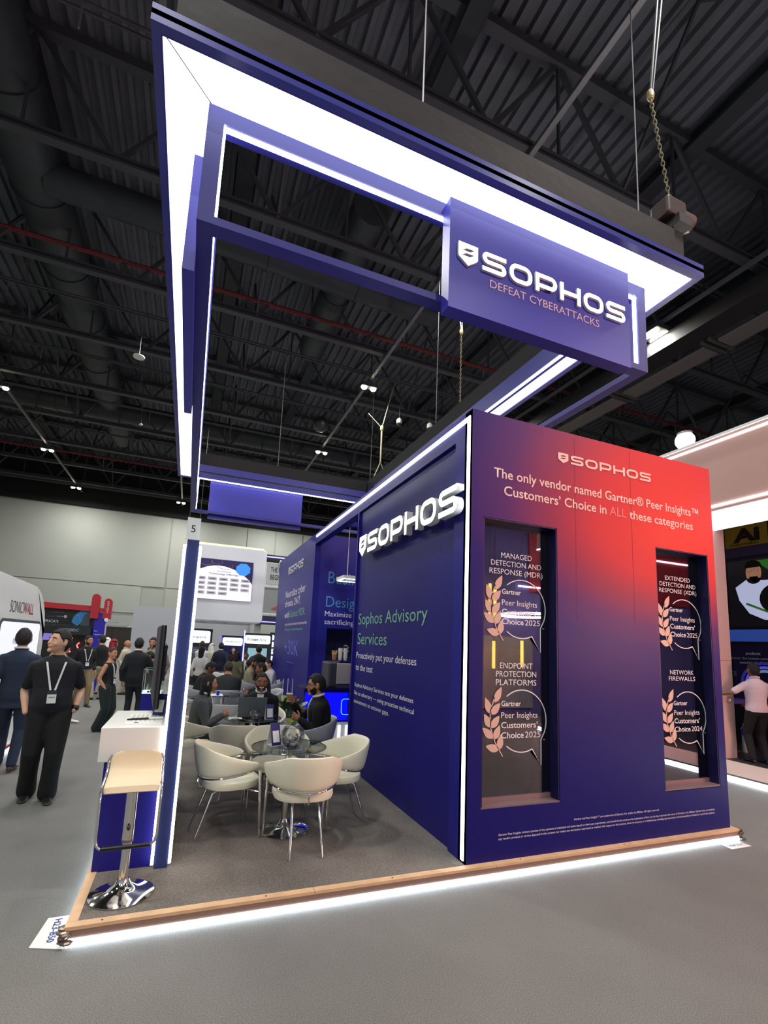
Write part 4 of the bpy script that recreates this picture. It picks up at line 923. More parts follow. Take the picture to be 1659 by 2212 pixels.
    for i, (S_, E_, W_, a) in enumerate(J):
        if a == 'pocket': continue
        d_ = (W_-E_).normalized(); sg = (1, -1)[i]
        pn = V((0, -sg, 0)) if a == 'down' else V((.2, -sg*.6, -.7)) if a in ('front', 'phone', 'lap', 'table') else V((.3, -sg, 0))
        if a == 'chin': pn = V((-1, 0, .2))
        if a == 'down': d_ = (d_+V((.1, 0, -.4))).normalized()
        if isinstance(a, tuple): pn = V((0, -sg, .1)); d_ = (d_+V((.3, 0, 0))).normalized()
        hand(hm, W_-d_*.008*s, d_, pn, s*(.92 if female else 1), .75 if a in ('phone', 'chin') or isinstance(a, tuple) else .35, sg)
    if hm.v:
        bm = bmesh.new(); bm.from_mesh(me); m3 = hm.mesh('h'); bm.from_mesh(m3); bm.to_mesh(me); bm.free(); bpy.data.meshes.remove(m3)
        me.polygons.foreach_set('use_smooth', [True]*len(me.polygons))
    me.name = 'body'; me.materials.clear(); link('body', me, sk, root)
    # trousers
    def cloth(nm, mbb, col, v=None, rough=.85): 
        m_ = evalmesh(mbb.mesh(nm), v or vox*1.15, 4); m_.name = nm; m_.materials.clear(); return link(nm, m_, mat('cloth_'+col, col, rough, bump=.25, bscale=14), root)
    kind, tc = top
    if kind != 'robe':
        mb = MB(); mb.loft(tor(.014*s, -.10, .05))
        for (hp, K, A) in LG:
            e_ = A+(A-K).normalized()*(.004*s); limb(mb, [hp, hp.lerp(K, .5), K, K.lerp(A, .5), e_], [.098*s*legw, .086*s*legw, .070*s*legw, .064*s*legw, .056*s*legw*(1.25 if legw > 1.15 else 1)])
        cloth('trousers', mb, legs)
    # top
    mb = MB(); off = {'suit': .026, 'tee': .017, 'polo': .017, 'shirt': .015, 'tank': .012, 'robe': .03}[kind]*s
    lo = {'suit': -.10, 'robe': -.10}.get(kind, -.04)
    rs = tor(off, lo, .515 if kind == 'tank' else .545, flare=.12 if kind == 'suit' else 0)
    if kind == 'suit' and not sit: a0 = P(-.17); rs = [ring(a0, fx, Yv, .125*s, .185*s*sw, 20)]+rs
    if kind == 'robe' and not sit: rs = [ring(V((0, 0, .06*s)), V((1, 0, 0)), Yv, .19*s, .21*s, 20), ring(V((0, 0, .5*s)), V((1, 0, 0)), Yv, .15*s, .185*s, 20)]+rs
    mb.loft(rs)
    if kind != 'tank': mb.tube([P(.50), P(.565, .004)], [.09*s, .070*s], 14)
    if kind != 'tank':
        fr = {'tee': .62, 'polo': .75}.get(kind, 2)
        for (S_, E_, W_, a) in J:
            if fr <= 1: limb(mb, [S_, S_.lerp(E_, fr*.5), S_.lerp(E_, fr)], [.066*s, .062*s, .060*s])
            else: k_ = 1.15 if kind in ('suit', 'robe') else 1; We = E_.lerp(W_, .93); limb(mb, [S_, S_.lerp(E_, .5), E_, E_.lerp(We, .5), We], [.066*s*k_, .058*s*k_, .050*s*k_, .045*s*k_, .040*s*k_])
    nm = {'suit': 'jacket', 'tee': 't_shirt', 'polo': 'polo_shirt', 'shirt': 'shirt', 'tank': 'sleeveless_top', 'robe': 'robe'}[kind]
    tp = cloth(nm, mb, tc)
    def frontx(t):
        for i in range(len(TR)-1):
            if TR[i][0] <= t <= TR[i+1][0]:
                u = (t-TR[i][0])/(TR[i+1][0]-TR[i][0]); a = TR[i][1]*(1-u)+TR[i+1][1]*u; b = TR[i][2]*(1-u)+TR[i+1][2]*u; break
        else: a, b = .07, .1
        bl = belly*math.exp(-((t-.10)/.13)**2); return (a*(.9+.1*wide)+bl*1.1), b*sw
    def surf(t, y, o): a, b = frontx(t); q = max(0, 1-(y*s/(b*s+off))**2); return P(t)+fx*((a*s+off)*math.sqrt(q)+o)+Yv*y*s
    def strip(nm_, cen, wdt, col, o=.006, th=.004, par=None, steps=10):
        rr = []
        for i in range(steps+1):
            t, y = cen(i/steps); w2 = wdt(i/steps)/2; rr.append([surf(t, y-w2, o-th), surf(t, y+w2, o-th), surf(t, y+w2, o+th), surf(t, y-w2, o+th)])
        return MB().loft(rr).obj(nm_, mcol(col, .7), par or root)
    if shirt and kind in ('suit', 'shirt', 'polo'):
        if kind == 'suit': strip('shirt_front', lambda u: (.12+.425*u, 0), lambda u: .012+.08*u, shirt, .004)
        MB().tube([P(.562)+fx*(.066*s*math.cos(q))+Yv*(.068*s*math.sin(q))+sp*(.022*s*(1-math.cos(q))/2) for q in [2*PI*k/20 for k in range(20)]], .014*s, 8, closed=True).obj('collar', mcol(shirt, .7), root, True)
    if lanyard:
        for sg in (1, -1): strip('lanyard_strap', lambda u, sg=sg: (.20+.29*u, sg*(.02+.065*u)), lambda u: .018, 'e4e2dc', .008)
        bt = .13; c = surf(bt, 0, .018); w2, h2 = .040*s, .060*s; up = sp; n_ = fx
        bd = MB().loft([[c+Yv*sy*w2+up*sz*h2+n_*o for sy, sz in ((-1, -1), (1, -1), (1, 1), (-1, 1))] for o in (-.002, .002)]).obj('badge', PAPER, root)
        MB().loft([[c+Yv*sy*w2+up*(h2*zz)+n_*o for sy, zz in ((-1, .55), (1, .55), (1, 1), (-1, 1))] for o in (.0022, .004)]).obj('badge_header', mcol('2a2a44'), bd)
        MB().loft([[c+Yv*sy*w2*.7+up*(h2*zz)+n_*o for sy, zz in ((-1, -.1), (1, -.1), (1, .15), (-1, .15))] for o in (.0022, .003)]).obj('badge_text', mcol('9a9aa2'), bd)
    # shoes
    for i, (hp, K, A) in enumerate(LG):
        mb = MB(); fd = V((1, (.12, -.12)[i], 0)).normalized()
        if K.z-A.z < .1*s: fd = V((1, 0, -.3)).normalized()
        sd = V((-fd.y, fd.x, 0)); b0 = A-V((0, 0, .075*s))
        for u, hw, hh in ((-.062, .018, .03), (-.055, .032, .05), (-.02, .036, .072), (.04, .038, .066), (.10, .045, .045), (.15, .044, .036), (.185, .034, .026), (.20, .015, .014)):
            c = b0+fd*u*s; mb.loft  # rings across the foot
            rr = []
            for k in range(14):
                a = 2*PI*k/14; rr.append(c+sd*(hw*s*math.cos(a))+V((0, 0, max(0.001, hh*s*.5+hh*s*.5*math.sin(a)*(1 if math.sin(a) > 0 else 1)))))
            if u == -.062: R0 = []
            R0.append(rr)
        mb.loft(R0); mb.obj('shoe', mcol(shoes, .4), root, True)
    # hair
    hst, hcol = hair; HM = mat('hair_'+hcol, hcol, .75 if hst not in ('scarf',) else .9, bump=.5, bscale=45)
    def hairfn(reg, k1, k0=.84, nz=.012, zs=1.0):
        ph = rng.uniform(0, 6, 4)
        def f(az, el):
            r = k1+nz*(math.sin(az*9+ph[0]+3*el)+math.sin(az*5-el*7+ph[1])) if reg(az, el) else k0
            v = headpt(az, el, r)
            if r > .9 and el < 0: v.x -= .004
            return HP(v*1.0)
        return f
    def capreg(az, el): 
        a = abs(math.degrees(az)); e_ = math.degrees(el)
        thr = 38 if a < 40 else (38-(a-40)*1.0 if a < 75 else (3-(a-75)*.9 if a < 100 else max(-38, -20-(a-100)*.5)))
        if 84 < a < 104 and e_ < 16: return False
        return e_ > thr
    nu, nv = (64, 40) if near else (36, 22)
    if hst in ('short', 'long', 'braids', 'bun', 'cap', 'thick', 'tail'):
        k1 = {'short': 1.075, 'thick': 1.15, 'cap': 1.09}.get(hst, 1.10)
        h = headgrid(hairfn(capreg, k1), nu, nv).obj('hair' if hst != 'cap' else 'cap', HM, root, True)
        if hst == 'cap': MB().loft([[HP((.085, -.05, .052)), HP((.16, -.035, .042)), HP((.16, .035, .042)), HP((.085, .05, .052))], [HP((.085, -.05, .060)), HP((.16, -.035, .049)), HP((.16, .035, .049)), HP((.085, .05, .060))]]).obj('cap_visor', HM, root)
        if hst in ('long', 'braids', 'tail'):
            mb = MB(); L_ = {'long': .34, 'braids': .26, 'tail': .2}[hst]
            rs = []
            for q in range(8):
                u = q/7; c = HP((-.045-.02*u, 0, .03))-V((0, 0, L_*u*s))-sp*0+(-fx)*(.02*u*s); rs.append(ring(c, Rh @ V((1, 0, 0)), Rh @ Yv, (.060-.015*u)*hs, (.088-.02*u if hst != 'tail' else .04-.02*u)*hs*(1 if q else .8), 14))
            mb.loft(rs)
            for sg in ((1, -1) if hst == 'long' else ()): limb(mb, [HP((.02, .075*sg, .03)), HP((.018, .084*sg, -.06)), HP((.012, .085*sg, -.15))], [.022*hs, .026*hs, .018*hs], 8)
            m_ = evalmesh(mb.mesh('hair_length'), .014, 2); m_.name = 'hair_length'; m_.materials.clear(); link('hair_length', m_, HM, root)
        if hst == 'bun': MB().ball(HP((-.105, 0, .03)), .035*hs).obj('hair_bun', HM, root, True)
    if hst == 'scarf' or hst == 'redscarf':
        f = hairfn(lambda az, el: abs(math.degrees(az)) > 48 or math.degrees(el) > 32, 1.14, .84, .01)
        headgrid(f, 36, 22).obj('headscarf', HM, root, True)
        rs = []
        for q in range(7): u = q/6; rs.append(ring(HP((-.035, 0, .02))-V((0, 0, .34*u*s)), Rh @ V((1, 0, 0)), Rh @ Yv, (.075+.02*u)*hs, (.09+.07*u)*hs, 16))
        MB().loft(rs).obj('scarf_drape', HM, root, True)
        MB().tube([HP((.02+.098*math.cos(2*PI*k/24), .094*math.sin(2*PI*k/24), .062-.012*math.cos(2*PI*k/24))) for k in range(24)], .009*hs, 8, closed=True).obj('head_cord', BLACK, root, True)
    if hst == 'bald': headgrid(hairfn(lambda az, el: abs(math.degrees(az)) > 80 and -35 < math.degrees(el) < 8 and not (84 < abs(math.degrees(az)) < 104), 1.012, .84, .0), nu, nv).obj('hair', HM, root, True)
    if beard:
        def bre(az, el):
            a = abs(math.degrees(az)); e_ = math.degrees(el)
            if a < 24 and -33 < e_ < -22: return False
            return (a < 88 and -78 < e_ < (-19 if a < 42 else -22+(a-42)*.55))
        headgrid(hairfn(bre, 1.06, .84, .004), nu, nv).obj('beard', mat('hair_'+beard, beard, .85), root, True)
    # features
    EW = mcol('d8d4cc', .3); EI = mcol('1a1210', .2)
    for sg in (1, -1):
        MB().ball(HP((.0845, .032*sg, .008)), (.0085*hs, .0105*hs, .0065*hs), 10, 7).obj('eye', EW, root, True); MB().ball(HP((.0900, .032*sg, .008)), .0052*hs, 8, 6).obj('iris', EI, root, True)
        MB().tube([HP((.096, .016*sg, .026)), HP((.094, .034*sg, .032)), HP((.080, .054*sg, .026))], [.0035*hs, .0045*hs, .003*hs], 6).obj('eyebrow', mcol(hcol if hst not in ('bald', 'scarf', 'redscarf', 'cap') else '1a1512'), root, True)
    smile = extra == 'smile'
    MB().tube([HP((.088, -.028, -.058+(.008 if smile else 0))), HP((.101, 0, -.061)), HP((.088, .028, -.058+(.008 if smile else 0)))], [.003*hs, .006*hs if not smile else .008*hs, .003*hs], 8).obj('mouth', mcol('efe6e0', .4) if smile else mcol('9a5a50', .5), root, True)
    if extra == 'glasses':
        for sg in (1, -1): MB().tube([HP((.104, .033*sg+.019*math.cos(2*PI*k/14), .008+.015*math.sin(2*PI*k/14))) for k in range(14)], .002*hs, 5, closed=True).obj('glasses_rim', BLACK, root)
        MB().tube([HP((.1, .052, .012)), HP((.0, .084, .012))], .002*hs, 5).tube([HP((.1, -.052, .012)), HP((.0, -.084, .012))], .002*hs, 5).obj('glasses_arm', BLACK, root)
    root['_w'] = 1; del root['_w']
    M_ = Matrix.Translation(V(loc)) @ Matrix.Rotation(math.radians(face), 4, 'Z')
    return root, [(M_ @ S_, M_ @ E_, M_ @ W_) for S_, E_, W_, a in J], M_

# walking and standing visitors, left aisle
person('man in navy suit walking away at the left edge of the aisle', (-1.94, 7.2, 0), 96, 1.72, ('suit', '1f2a40'), '1f2a40', 'tan', ('short', '1b1715'), shirt='d8d8d8', shoes='4a3226', feet=((.14, .10), (-.16, -.09, .02)), near=True)
r_, j_, m_ = person('stocky man in black short-sleeved shirt with white lanyard, hands in pockets', (-1.27, 5.95, 0), -80, 1.72, ('polo', '11121c'), '08080a', 'light', ('thick', '16120f'), look=-52, nod=-10, arms=('pocket', 'pocket'), wide=1.14, belly=.05, lanyard=True, near=True, legw=1.28, feet=((.10, .07), (-.06, -.12)), shoes='1d1a18')
W_ = j_[0][2]; E_ = j_[0][1]
o = MB().tube([W_+(E_-W_).normalized()*.02, W_+(E_-W_).normalized()*.055], .036, 14).ball(W_+(E_-W_).normalized()*.04+V((.02, -.03, 0)), .02).obj('watch', BLACK, None, True); o.data.transform(m_.inverted()); o.parent = r_
person('bearded man in black shirt and khaki trousers wearing a white lanyard', (-2.17, 12.8, 0), -62, 1.62, ('shirt', '14141a'), '7d6b4c', 'tan', ('short', '14110f'), '14110f', look=30, lanyard=True, feet=((.18, .08), (-.14, -.10)), shoes='20201e')
person('man in black pullover with his back turned behind the lanyard man', (-2.05, 14.0, 0), 120, 1.64, ('shirt', '121216'), 'b3aa98', 'light', ('thick', '1c1815'), arms=('down', 'front'))
person('passer-by in light grey trousers and white sneakers hidden behind the stocky man', (-2.18, 10.55, 0), -22, 1.50, ('tee', '3a3a3e'), 'b9b6ae', 'tan', feet=((.30, .08), (-.28, -.08, .04)), shoes='efece6')
person('man in white robe and white headscarf by the blue banner', (-2.10, 15.3, 0), 165, 1.56, ('robe', 'c9c6c4'), 'c9c6c4', 'brown', ('scarf', 'f0efec'), '1a1512', arms=('front', 'front'))
person('person in red headscarf with a dark robe beside the white robed man', (-1.85, 14.4, 0), 15, 1.54, ('robe', '1a181b'), '1a181b', 'tan', ('redscarf', '8e1d26'))
person('woman in black sleeveless jumpsuit looking over her shoulder', (-1.24, 9.6, 0), -20, 1.46, ('tank', '0d0f11'), '10201c', 'tan', ('tail', '3a1a1c'), look=-18, nod=4, arms=('down', 'pocket'), female=True, legw=1.3, lanyard=True, shoes='0e0e0e', near=True, feet=((-.02, .05), (-.10, -.07)))
person('bald man in pale jacket seen in profile before the brown doors', (-1.60, 15.2, 0), -15, 1.52, ('suit', 'c3bca6'), 'b9b3a4', 'tan', ('bald', '6a5a4c'), shirt='e0dccf')
person('tall man in black suit with his back to us near the display case', (-.86, 10.2, 0), 84, 1.64, ('suit', '12141c'), '12141c', 'light', ('short', '0f0d0c'), shirt='dcdcdc', arms=('down', (.30, -.25, 1.02)), wide=1.08)
person('bearded man in khaki shirt facing the tall black-suited man', (-.72, 12.1, 0), -105, 1.64, ('shirt', '8f8a78'), '3a3a3c', 'tan', ('thick', '14110f'), '14110f', arms=('front', 'down'))
person('small distant man with dark hair, left of two by the pale partition', (-1.20, 20.3, 0), -90, 1.5, ('shirt', '2a2c34'), '22242a', 'tan')
person('small distant man in white shirt, right of two by the pale partition', (-.93, 19.6, 0), -70, 1.48, ('suit', '20242c'), '22242a', 'light', shirt='e8e8e8')
person('man in grey top standing right behind the display case', (-.52, 13.4, 0), 200, 1.5, ('shirt', '6a6560'), '2a2a2e', 'tan')
person('dark-haired visitor bending just above the display case', (-.50, 10.9, 0), 170, 1.40, ('tee', '2a2022'), '1e1e22', 'tan', lean=18, nod=15)
# inside and behind the booth
person('visitor with braided hair and white top, backpack strap on one shoulder', (.34, 11.7, .1), 75, 1.40, ('shirt', 'e4e2de'), '26262c', 'dark', ('braids', '120f0f'), female=True)
person('man in white shirt in front of the left kiosk', (.46, 15.7, 0), 95, 1.58, ('shirt', 'dfe0e4'), '3c3c44', 'tan', ('short', '3a2a20'), arms=('front', 'front'))
person('man in navy blazer and pale trousers standing before the middle kiosk', (1.02, 15.6, 0), 78, 1.56, ('suit', '161c34'), 'c8c8cc', 'dark', ('short', '0f0d0d'), shirt='d0d0d0', wide=1.1)
person('person in pale hooded robe next to the navy blazer', (.80, 17.2, 0), 40, 1.5, ('robe', 'cfd0b8'), 'cfd0b8', 'brown', ('scarf', 'e6e6da'))
person('woman with long dark hair in a maroon black top facing us far back', (1.47, 16.4, 0), -95, 1.42, ('shirt', '2a1418'), '1a1418', 'light', ('long', '120d0d'), female=True)
person('man in black polo and cap with his back to us before the lit kiosk', (1.83, 13.0, 0), 88, 1.56, ('polo', '0e1016'), '101216', 'tan', ('cap', '0c0c10'), arms=('hip', 'hip'), wide=1.15)
person('bald man in black t-shirt at the edge of the blue wall', (2.52, 14.2, 0), 165, 1.54, ('tee', '0e0f13'), '16161a', 'light', ('bald', '8a6a58'), arms=('down', 'front'))
person('woman with long dark hair and olive cardigan turned away', (1.17, 11.9, .1), 60, 1.30, ('shirt', '6f6c50'), '26241e', 'tan', ('long', '191313'), female=True)
person('man peeking between the long-haired woman and the black polo', (1.58, 13.6, 0), -110, 1.33, ('suit', '33343a'), '2a2a30', 'brown', shirt='c9c9c9')
person('bowing man in dark grey suit seated far back', (1.30, 13.9, 0), -5, 1.5, ('suit', '33384a'), '2a2c38', 'tan', ('short', '14100f'), sit=.52, lean=42, nod=38, arms=('table', 'table'))
person('seated man in beige jacket seen from behind, head turned right', (1.36, 11.2, .1), -8, 1.45, ('suit', '948c74'), '4a463c', 'tan', ('short', '14100f'), '1a1412', sit=.50, lean=8, nod=12, arms=('table', 'table'))
person('seated man in pale shirt with a hand at his chin by the blue wall', (1.93, 11.0, .1), 185, 1.45, ('shirt', 'c6c2c8'), '33333a', 'light', ('short', '14100f'), sit=.50, lean=12, nod=12, arms=('table', 'chin'))
person('seated man in black suit turned left behind the smiling man', (1.42, 8.75, .1), 172, 1.50, ('suit', '0e0f14'), '121318', 'brown', ('short', '0e0c0c'), sit=.50, lean=10, nod=6, arms=('table', 'table'), shirt='dcdcdc')
person('broad seated man in dark grey jacket with his back to us', (.73, 8.75, .1), 86, 1.52, ('suit', '2b2e30'), '26282a', 'tan', ('short', '35302b'), sit=.50, lean=14, nod=16, arms=('table', 'table'), wide=1.32)
person('seated man in dark suit bending his head left of the broad man', (.24, 9.7, .1), -15, 1.48, ('suit', '1b1c1c'), '1b1c1c', 'brown', ('thick', '141110'), sit=.49, lean=22, nod=28, arms=('table', 'table'))
person('seated woman in grey blazer with long black hair', (.19, 6.02, .1), -2, 1.52, ('suit', '474b4c'), '232628', 'tan', ('long', '0d0b0c'), sit=.47, lean=8, nod=2, arms=('lap', (.28, -.13, .72)), shirt='e4e4e2', female=True, near=True, lanyard=True)
person('smiling bearded man in black jacket sitting behind the laptop', (.98, 6.40, .1), -102, 1.60, ('suit', '101013'), '14141a', 'brown', ('short', '0e0c0b'), '15100e', wide=1.12, sit=.47, lean=16, nod=4, look=8, arms=('table', 'table'), shirt='e6e4e0', near=True, extra='smile')
r_, j_, m_ = person('seated man in black blazer and glasses holding a coffee cup', (1.58, 5.55, .1), 166, 1.66, ('suit', '0a0b10'), '101014', 'tan', ('thick', '0c0a0a'), '120e0c', sit=.45, lean=6, nod=4, look=4, arms=((.26, .10, .72), (.34, -.08, .88)), shirt='e6e6e8', near=True, extra='glasses')
E_, W_ = j_[1][1], j_[1][2]; cpos = W_+(W_-E_).normalized()*.075+V((-.035, 0, .0))
t = thing('coffee_cup', 'kraft paper coffee cup held up by the man in glasses', 'cup', (cpos.x, cpos.y, cpos.z-.035)); MB().lathe([(0, 0), (.027, 0), (.037, .085), (.0, .085)], n=24).obj('cup_body', mcol('b07d52', .7), t, True); MB().lathe([(.0, .085), (.040, .085), (.040, .093), (.036, .098), (0, .098)], n=24).obj('lid', WHITE, t, True); MB().lathe([(.0275, 0), (.029, 0), (.0305, .014), (.028, .014)], n=24).obj('base_band', WHITE, t)
person('man in pale pink shirt with his back to us at the right booth', (8.85, 5.1, .1), 62, 1.60, ('polo', 'e3cfd3'), '0f0c0f', 'brown', ('short', '1a1413'), arms=((.25, .42, 1.05), 'front'), near=True, lanyard=False, shirt='e9dcdc')

# ================================================================ neighbouring booths, left
OW = mat('booth_white_shell', 'e2e4de', .35)
sb = thing('white_rounded_booth', 'white rounded booth with glowing screen at the left edge', 'booth', (0, 0, 0))
MB().prism([(5.2, 0.0), (9.42, 0.0), (9.42, .1), (5.2, .1)], -4.2, -2.2, 'x').obj('floor_plinth', mcol('c9cac6'), sb)
poly = [(5.6, .1), (9.36, .1), (9.36, 1.72)]+arcpts(8.5, 1.62, .86, .76, 0, 82, 12)+[(5.6, 2.45)]
MB().prism(poly, -4.0, -2.25, 'x').obj('shell', OW, sb, bevel=.05)
B('base_light', (-2.2, 7.6, .012), (-2.18, 9.42, .045), RIM, sb); B('red_edge', (-2.205, 7.6, .06), (-2.185, 9.42, .095), mcol('a02a2a'), sb)
scp = [(x_, z_) for x_, z_ in rrect(7.35, .5, 9.05, 1.80, .08)]
MB().prism(rrect(7.31, .46, 9.09, 1.84, .09), -2.255, -2.242, 'x').obj('screen_frame', mcol('4a4f52'), sb)
MB().prism(scp, -2.245, -2.236, 'x').obj('screen', mat('white_screen_light', 'e6e8fb', .4, emit=.95), sb)
XS = -2.234
text('lettering', 'SONIC', (-2.248, 7.6, 1.93), .52, .17, mcol('3a3d40'), 'xr', sb, bold=-.008); text('lettering', 'WALL', (-2.248, 8.13, 1.93), .50, .17, mcol('a3262c'), 'xr', sb, bold=.004)
text('lettering', 'Real-time protection', (XS, 7.85, 1.50), .85, .08, mcol('6f7080'), 'xr', sb); text('lettering', 'unified console view', (XS, 7.88, 1.38), .8, .035, mcol('8a8b98'), 'xr', sb); text('lettering', 'for every office user', (XS, 7.88, 1.32), .8, .035, mcol('8a8b98'), 'xr', sb); text('lettering', 'console', (XS, 8.1, 1.66), .4, .03, mcol('9a9ba8'), 'xr', sb)
curve2d('screen_arch', stroke(arcpts(8.35, .95, .16, .20, 0, 180, 16), .03), mcol('a9a8c0'), (XS, 0, 0), 'xr', sb, lift=0)
for yy in (8.12, 8.52): MB().prism(rrect(yy, .80, yy+.06, 1.0, .028), XS, XS+.004, 'x').obj('screen_pill', mcol('7a72c8'), sb)

gb = thing('red_event_booth', 'black and red event booth wall behind the left visitors', 'booth', (0, 0, 0))
REDB = mcol('b0202c', .5); DKB = mcol('14171a', .45)
B('back_wall', (-6.2, 16.06, 0), (-2.62, 16.2, 2.42), DKB, gb)
MB().prism([(-6.2, 2.40), (-2.74, 2.31), (-2.74, 2.47), (-6.2, 2.56)], 15.96, 16.06).obj('red_beam', REDB, gb)
MB().prism([(-2.74, 2.10), (-2.52, 2.10), (-2.52, 2.72)]+arcpts(-2.63, 2.72, .11, .11, 0, 180, 8)+[(-2.74, 2.72)], 15.92, 16.08).obj('red_pillar', REDB, gb)
MB().prism([(-2.52, 2.30), (-2.38, 2.30), (-2.38, 2.42), (-2.52, 2.42)], 15.94, 16.06).obj('red_link', REDB, gb)
MB().prism([(-2.40, 2.1), (-2.20, 2.1), (-2.20, 2.62)]+arcpts(-2.30, 2.62, .10, .10, 0, 180, 8)+[(-2.40, 2.62)], 15.92, 16.08).obj('red_pillar', REDB, gb)
text('lettering', 'H23-A34', (-2.27, 15.915, 2.30), .33, .055, WHITEP, (V((0, 0, 1)), V((-1, 0, 0)), V((0, -1, 0))), gb)
MB().prism(arcpts(-2.30, 2.08, .055, .055, 0, 360, 20)[:-1], 15.9, 15.92).obj('white_disc', WHITEP, gb)
B('blue_banner', (-2.62, 15.98, 0), (-2.32, 16.06, 2.28), mat('banner_blue', '2a22b4', .5), gb); B('banner_edge', (-2.32, 15.98, 0), (-2.29, 16.06, 2.28), mcol('c8c8e0'), gb)
text('lettering', 'for', (-2.6, 15.978, 1.72), .10, .04, WHITEP, 'y', gb); text('lettering', 'Tomorrow', (-2.6, 15.978, 1.62), .24, .04, WHITEP, 'y', gb)
MB().prism(rrect(-3.48, 1.60, -2.64, 1.86, .05), 15.7, 15.96).obj('name_pod', mcol('20262c', .3), gb); text('lettering', 'GISEC', (-3.30, 15.698, 1.70), .37, .075, mcol('aab2b6'), 'y', gb, bold=.01)
text('lettering', 'AFRICA\u2019S', (-3.96, 16.055, 1.93), .42, .075, mcol('c9cccc'), 'y', gb, bold=.015); text('lettering', 'CYBERSECURITY EVENT', (-4.25, 16.055, 1.83), 1.15, .06, mcol('5a6064'), 'y', gb)
text('lettering', 'in collaboration with', (-3.72, 16.055, 2.22), .28, .022, mcol('8a8e90'), 'y', gb); text('lettering', 'united', (-3.60, 16.055, 2.10), .16, .035, mcol('b8bcbc'), 'y', gb); text('lettering', 'council', (-3.84, 16.055, 2.09), .18, .025, mcol('7a7e80'), 'y', gb)
MB().prism(arcpts(-3.38, 2.115, .042, .042, 0, 360, 16)[:-1], 16.045, 16.06).obj('round_emblem', mcol('b8bcbc'), gb)
bl_ = arcpts(-2.74, 1.98, .46, .38, 90, 185, 16)+[(-3.05, 1.86), (-2.95, 1.96), (-2.85, 2.0), (-2.74, 2.02)]
MB().prism(bl_, 16.03, 16.06).obj('blue_print', mat('fur_blue_print', '3a86c4', .6, var=.25, vscale=20), gb); MB().prism([(-2.98, 1.87), (-2.74, 1.87), (-2.74, 2.3), (-2.9, 2.2)], 16.025, 16.04).obj('grey_print', mcol('4a545e'), gb)
MB().prism([(-4.1, 1.42), (-3.3, 1.42), (-3.3, 1.60), (-4.1, 1.62)], 16.0, 16.05).obj('violet_screen', mat('violet_screen_light', '8a7ad8', .4, emit=.7), gb)
text('lettering', 'LIVE', (-3.55, 15.99, 1.50), .2, .06, mat('cyan_neon', 'aef0f0', .5, emit=1.3), 'y', gb)
MB().tube([(-3.10, 15.95, 1.50), (-3.20, 15.95, 1.48), (-3.25, 15.95, 1.35), (-3.22, 15.95, 1.20), (-3.12, 15.95, 1.10)], .018, 8).obj('red_neon', mat('red_neon_light', 'ff3a3a', .5, emit=2.2), gb)
MB().tube([(-2.92, 15.95, 1.38), (-2.98, 15.95, 1.30), (-2.94, 15.95, 1.22)], .018, 8).obj('red_neon', mat('red_neon_light', 'ff3a3a'), gb)
# hanging number sign
hs_ = thing('hall_number_sign', 'pale grey hanging sign with the number 5 above the glowing post', 'sign', (-.17, 20, 5.6)); B('sign_board', (-.26, -.05, 0), (.25, .05, .88), mcol('c2c6c8'), hs_); text('lettering', '5', (-.01, -.052, .28), .17, .30, mcol('1c1f22'), 'y', hs_, 'C', .01)
for sx in (-.2, .2): MB().tube([(sx, 0, .88), (sx, 0, 7.9)], .012, 5).obj('wire', DSTEEL, hs_)
# white upper storey box with screen
wbx = thing('white_screen_tower', 'white rounded upper storey with a big presentation screen', 'booth', (0, 0, 0))
MB().prism(rrect(-.12, 2.26, 2.42, 4.92, .14), 17.0, 20.5).obj('upper_box', mat('tower_white', 'eef1f6', .4), wbx, bevel=.04); B('top_glow', (-.02, 17.02, 4.90), (2.3, 17.1, 4.96), mat('warm_edge_light', 'fff6b0', .5, emit=1.4), wbx)
for k in range(1):
    for q in range(2): B('support_column', (-.1+1.1*k, 18.9+1.3*q, 0), (.1+1.1*k, 19.1+1.3*q, 2.28), mcol('c9ccd6'), wbx)
SCW = mat('presentation_white_light', 'f2eef8', .4, emit=.95)
B('screen', (-.04, 16.97, 3.01), (1.96, 17.0, 4.41), mat('presentation_purple_light', '2c2450', .4, emit=.8), wbx)
dome_ = [(-.04, 3.01), (1.96, 3.01), (1.96, 3.62), (1.8, 3.8), (1.6, 3.95), (1.4, 4.06), (1.2, 4.13), (1.0, 4.175), (.8, 4.19), (.6, 4.175), (.4, 4.12), (.2, 4.03), (.05, 3.94), (-.04, 3.87)]
MB().prism(dome_, 16.962, 16.97).obj('screen_dome', SCW, wbx)
for cx_, cz_, r_x in ((.35, 4.28, .22), (.72, 4.32, .18), (1.0, 4.2, .25)): curve2d('screen_swirl', stroke(arcpts(cx_, cz_, r_x, r_x*.5, 150, 390, 16), .012), mcol('8a86b0'), (0, 16.96, 0), 'y', wbx)
MB().prism([(1.62+.26*math.cos(math.radians(a)), 4.12+.23*math.sin(math.radians(a))) for a in range(22, 382, 45)], 16.955, 16.965).obj('screen_badge', mat('badge_blue_light', '3f8ff0', .4, emit=1.0), wbx)
text('lettering', 'Enterprise', (.98, 16.955, 3.97), .45, .05, mcol('34343c'), 'y', wbx, 'C'); text('lettering', 'Technology Offerings', (.98, 16.955, 3.87), .98, .06, mcol('34343c'), 'y', wbx, 'C', .01)
for r_i in range(4):
    for c_i in range(5):
        if r_i == 3 and c_i > 2: continue
        x_, z_ = .10+.37*c_i, 3.72-.165*r_i
        tg = MB().prism(rrect(x_, z_-.055, x_+.29, z_+.055, .02), 16.955, 16.961).obj('screen_tag', mcol('e9e6f2'), wbx)
        B('tag_word', (x_+.06, 16.952, z_-.012), (x_+.23, 16.9545, z_+.012), mcol('6a6a74'), tg)
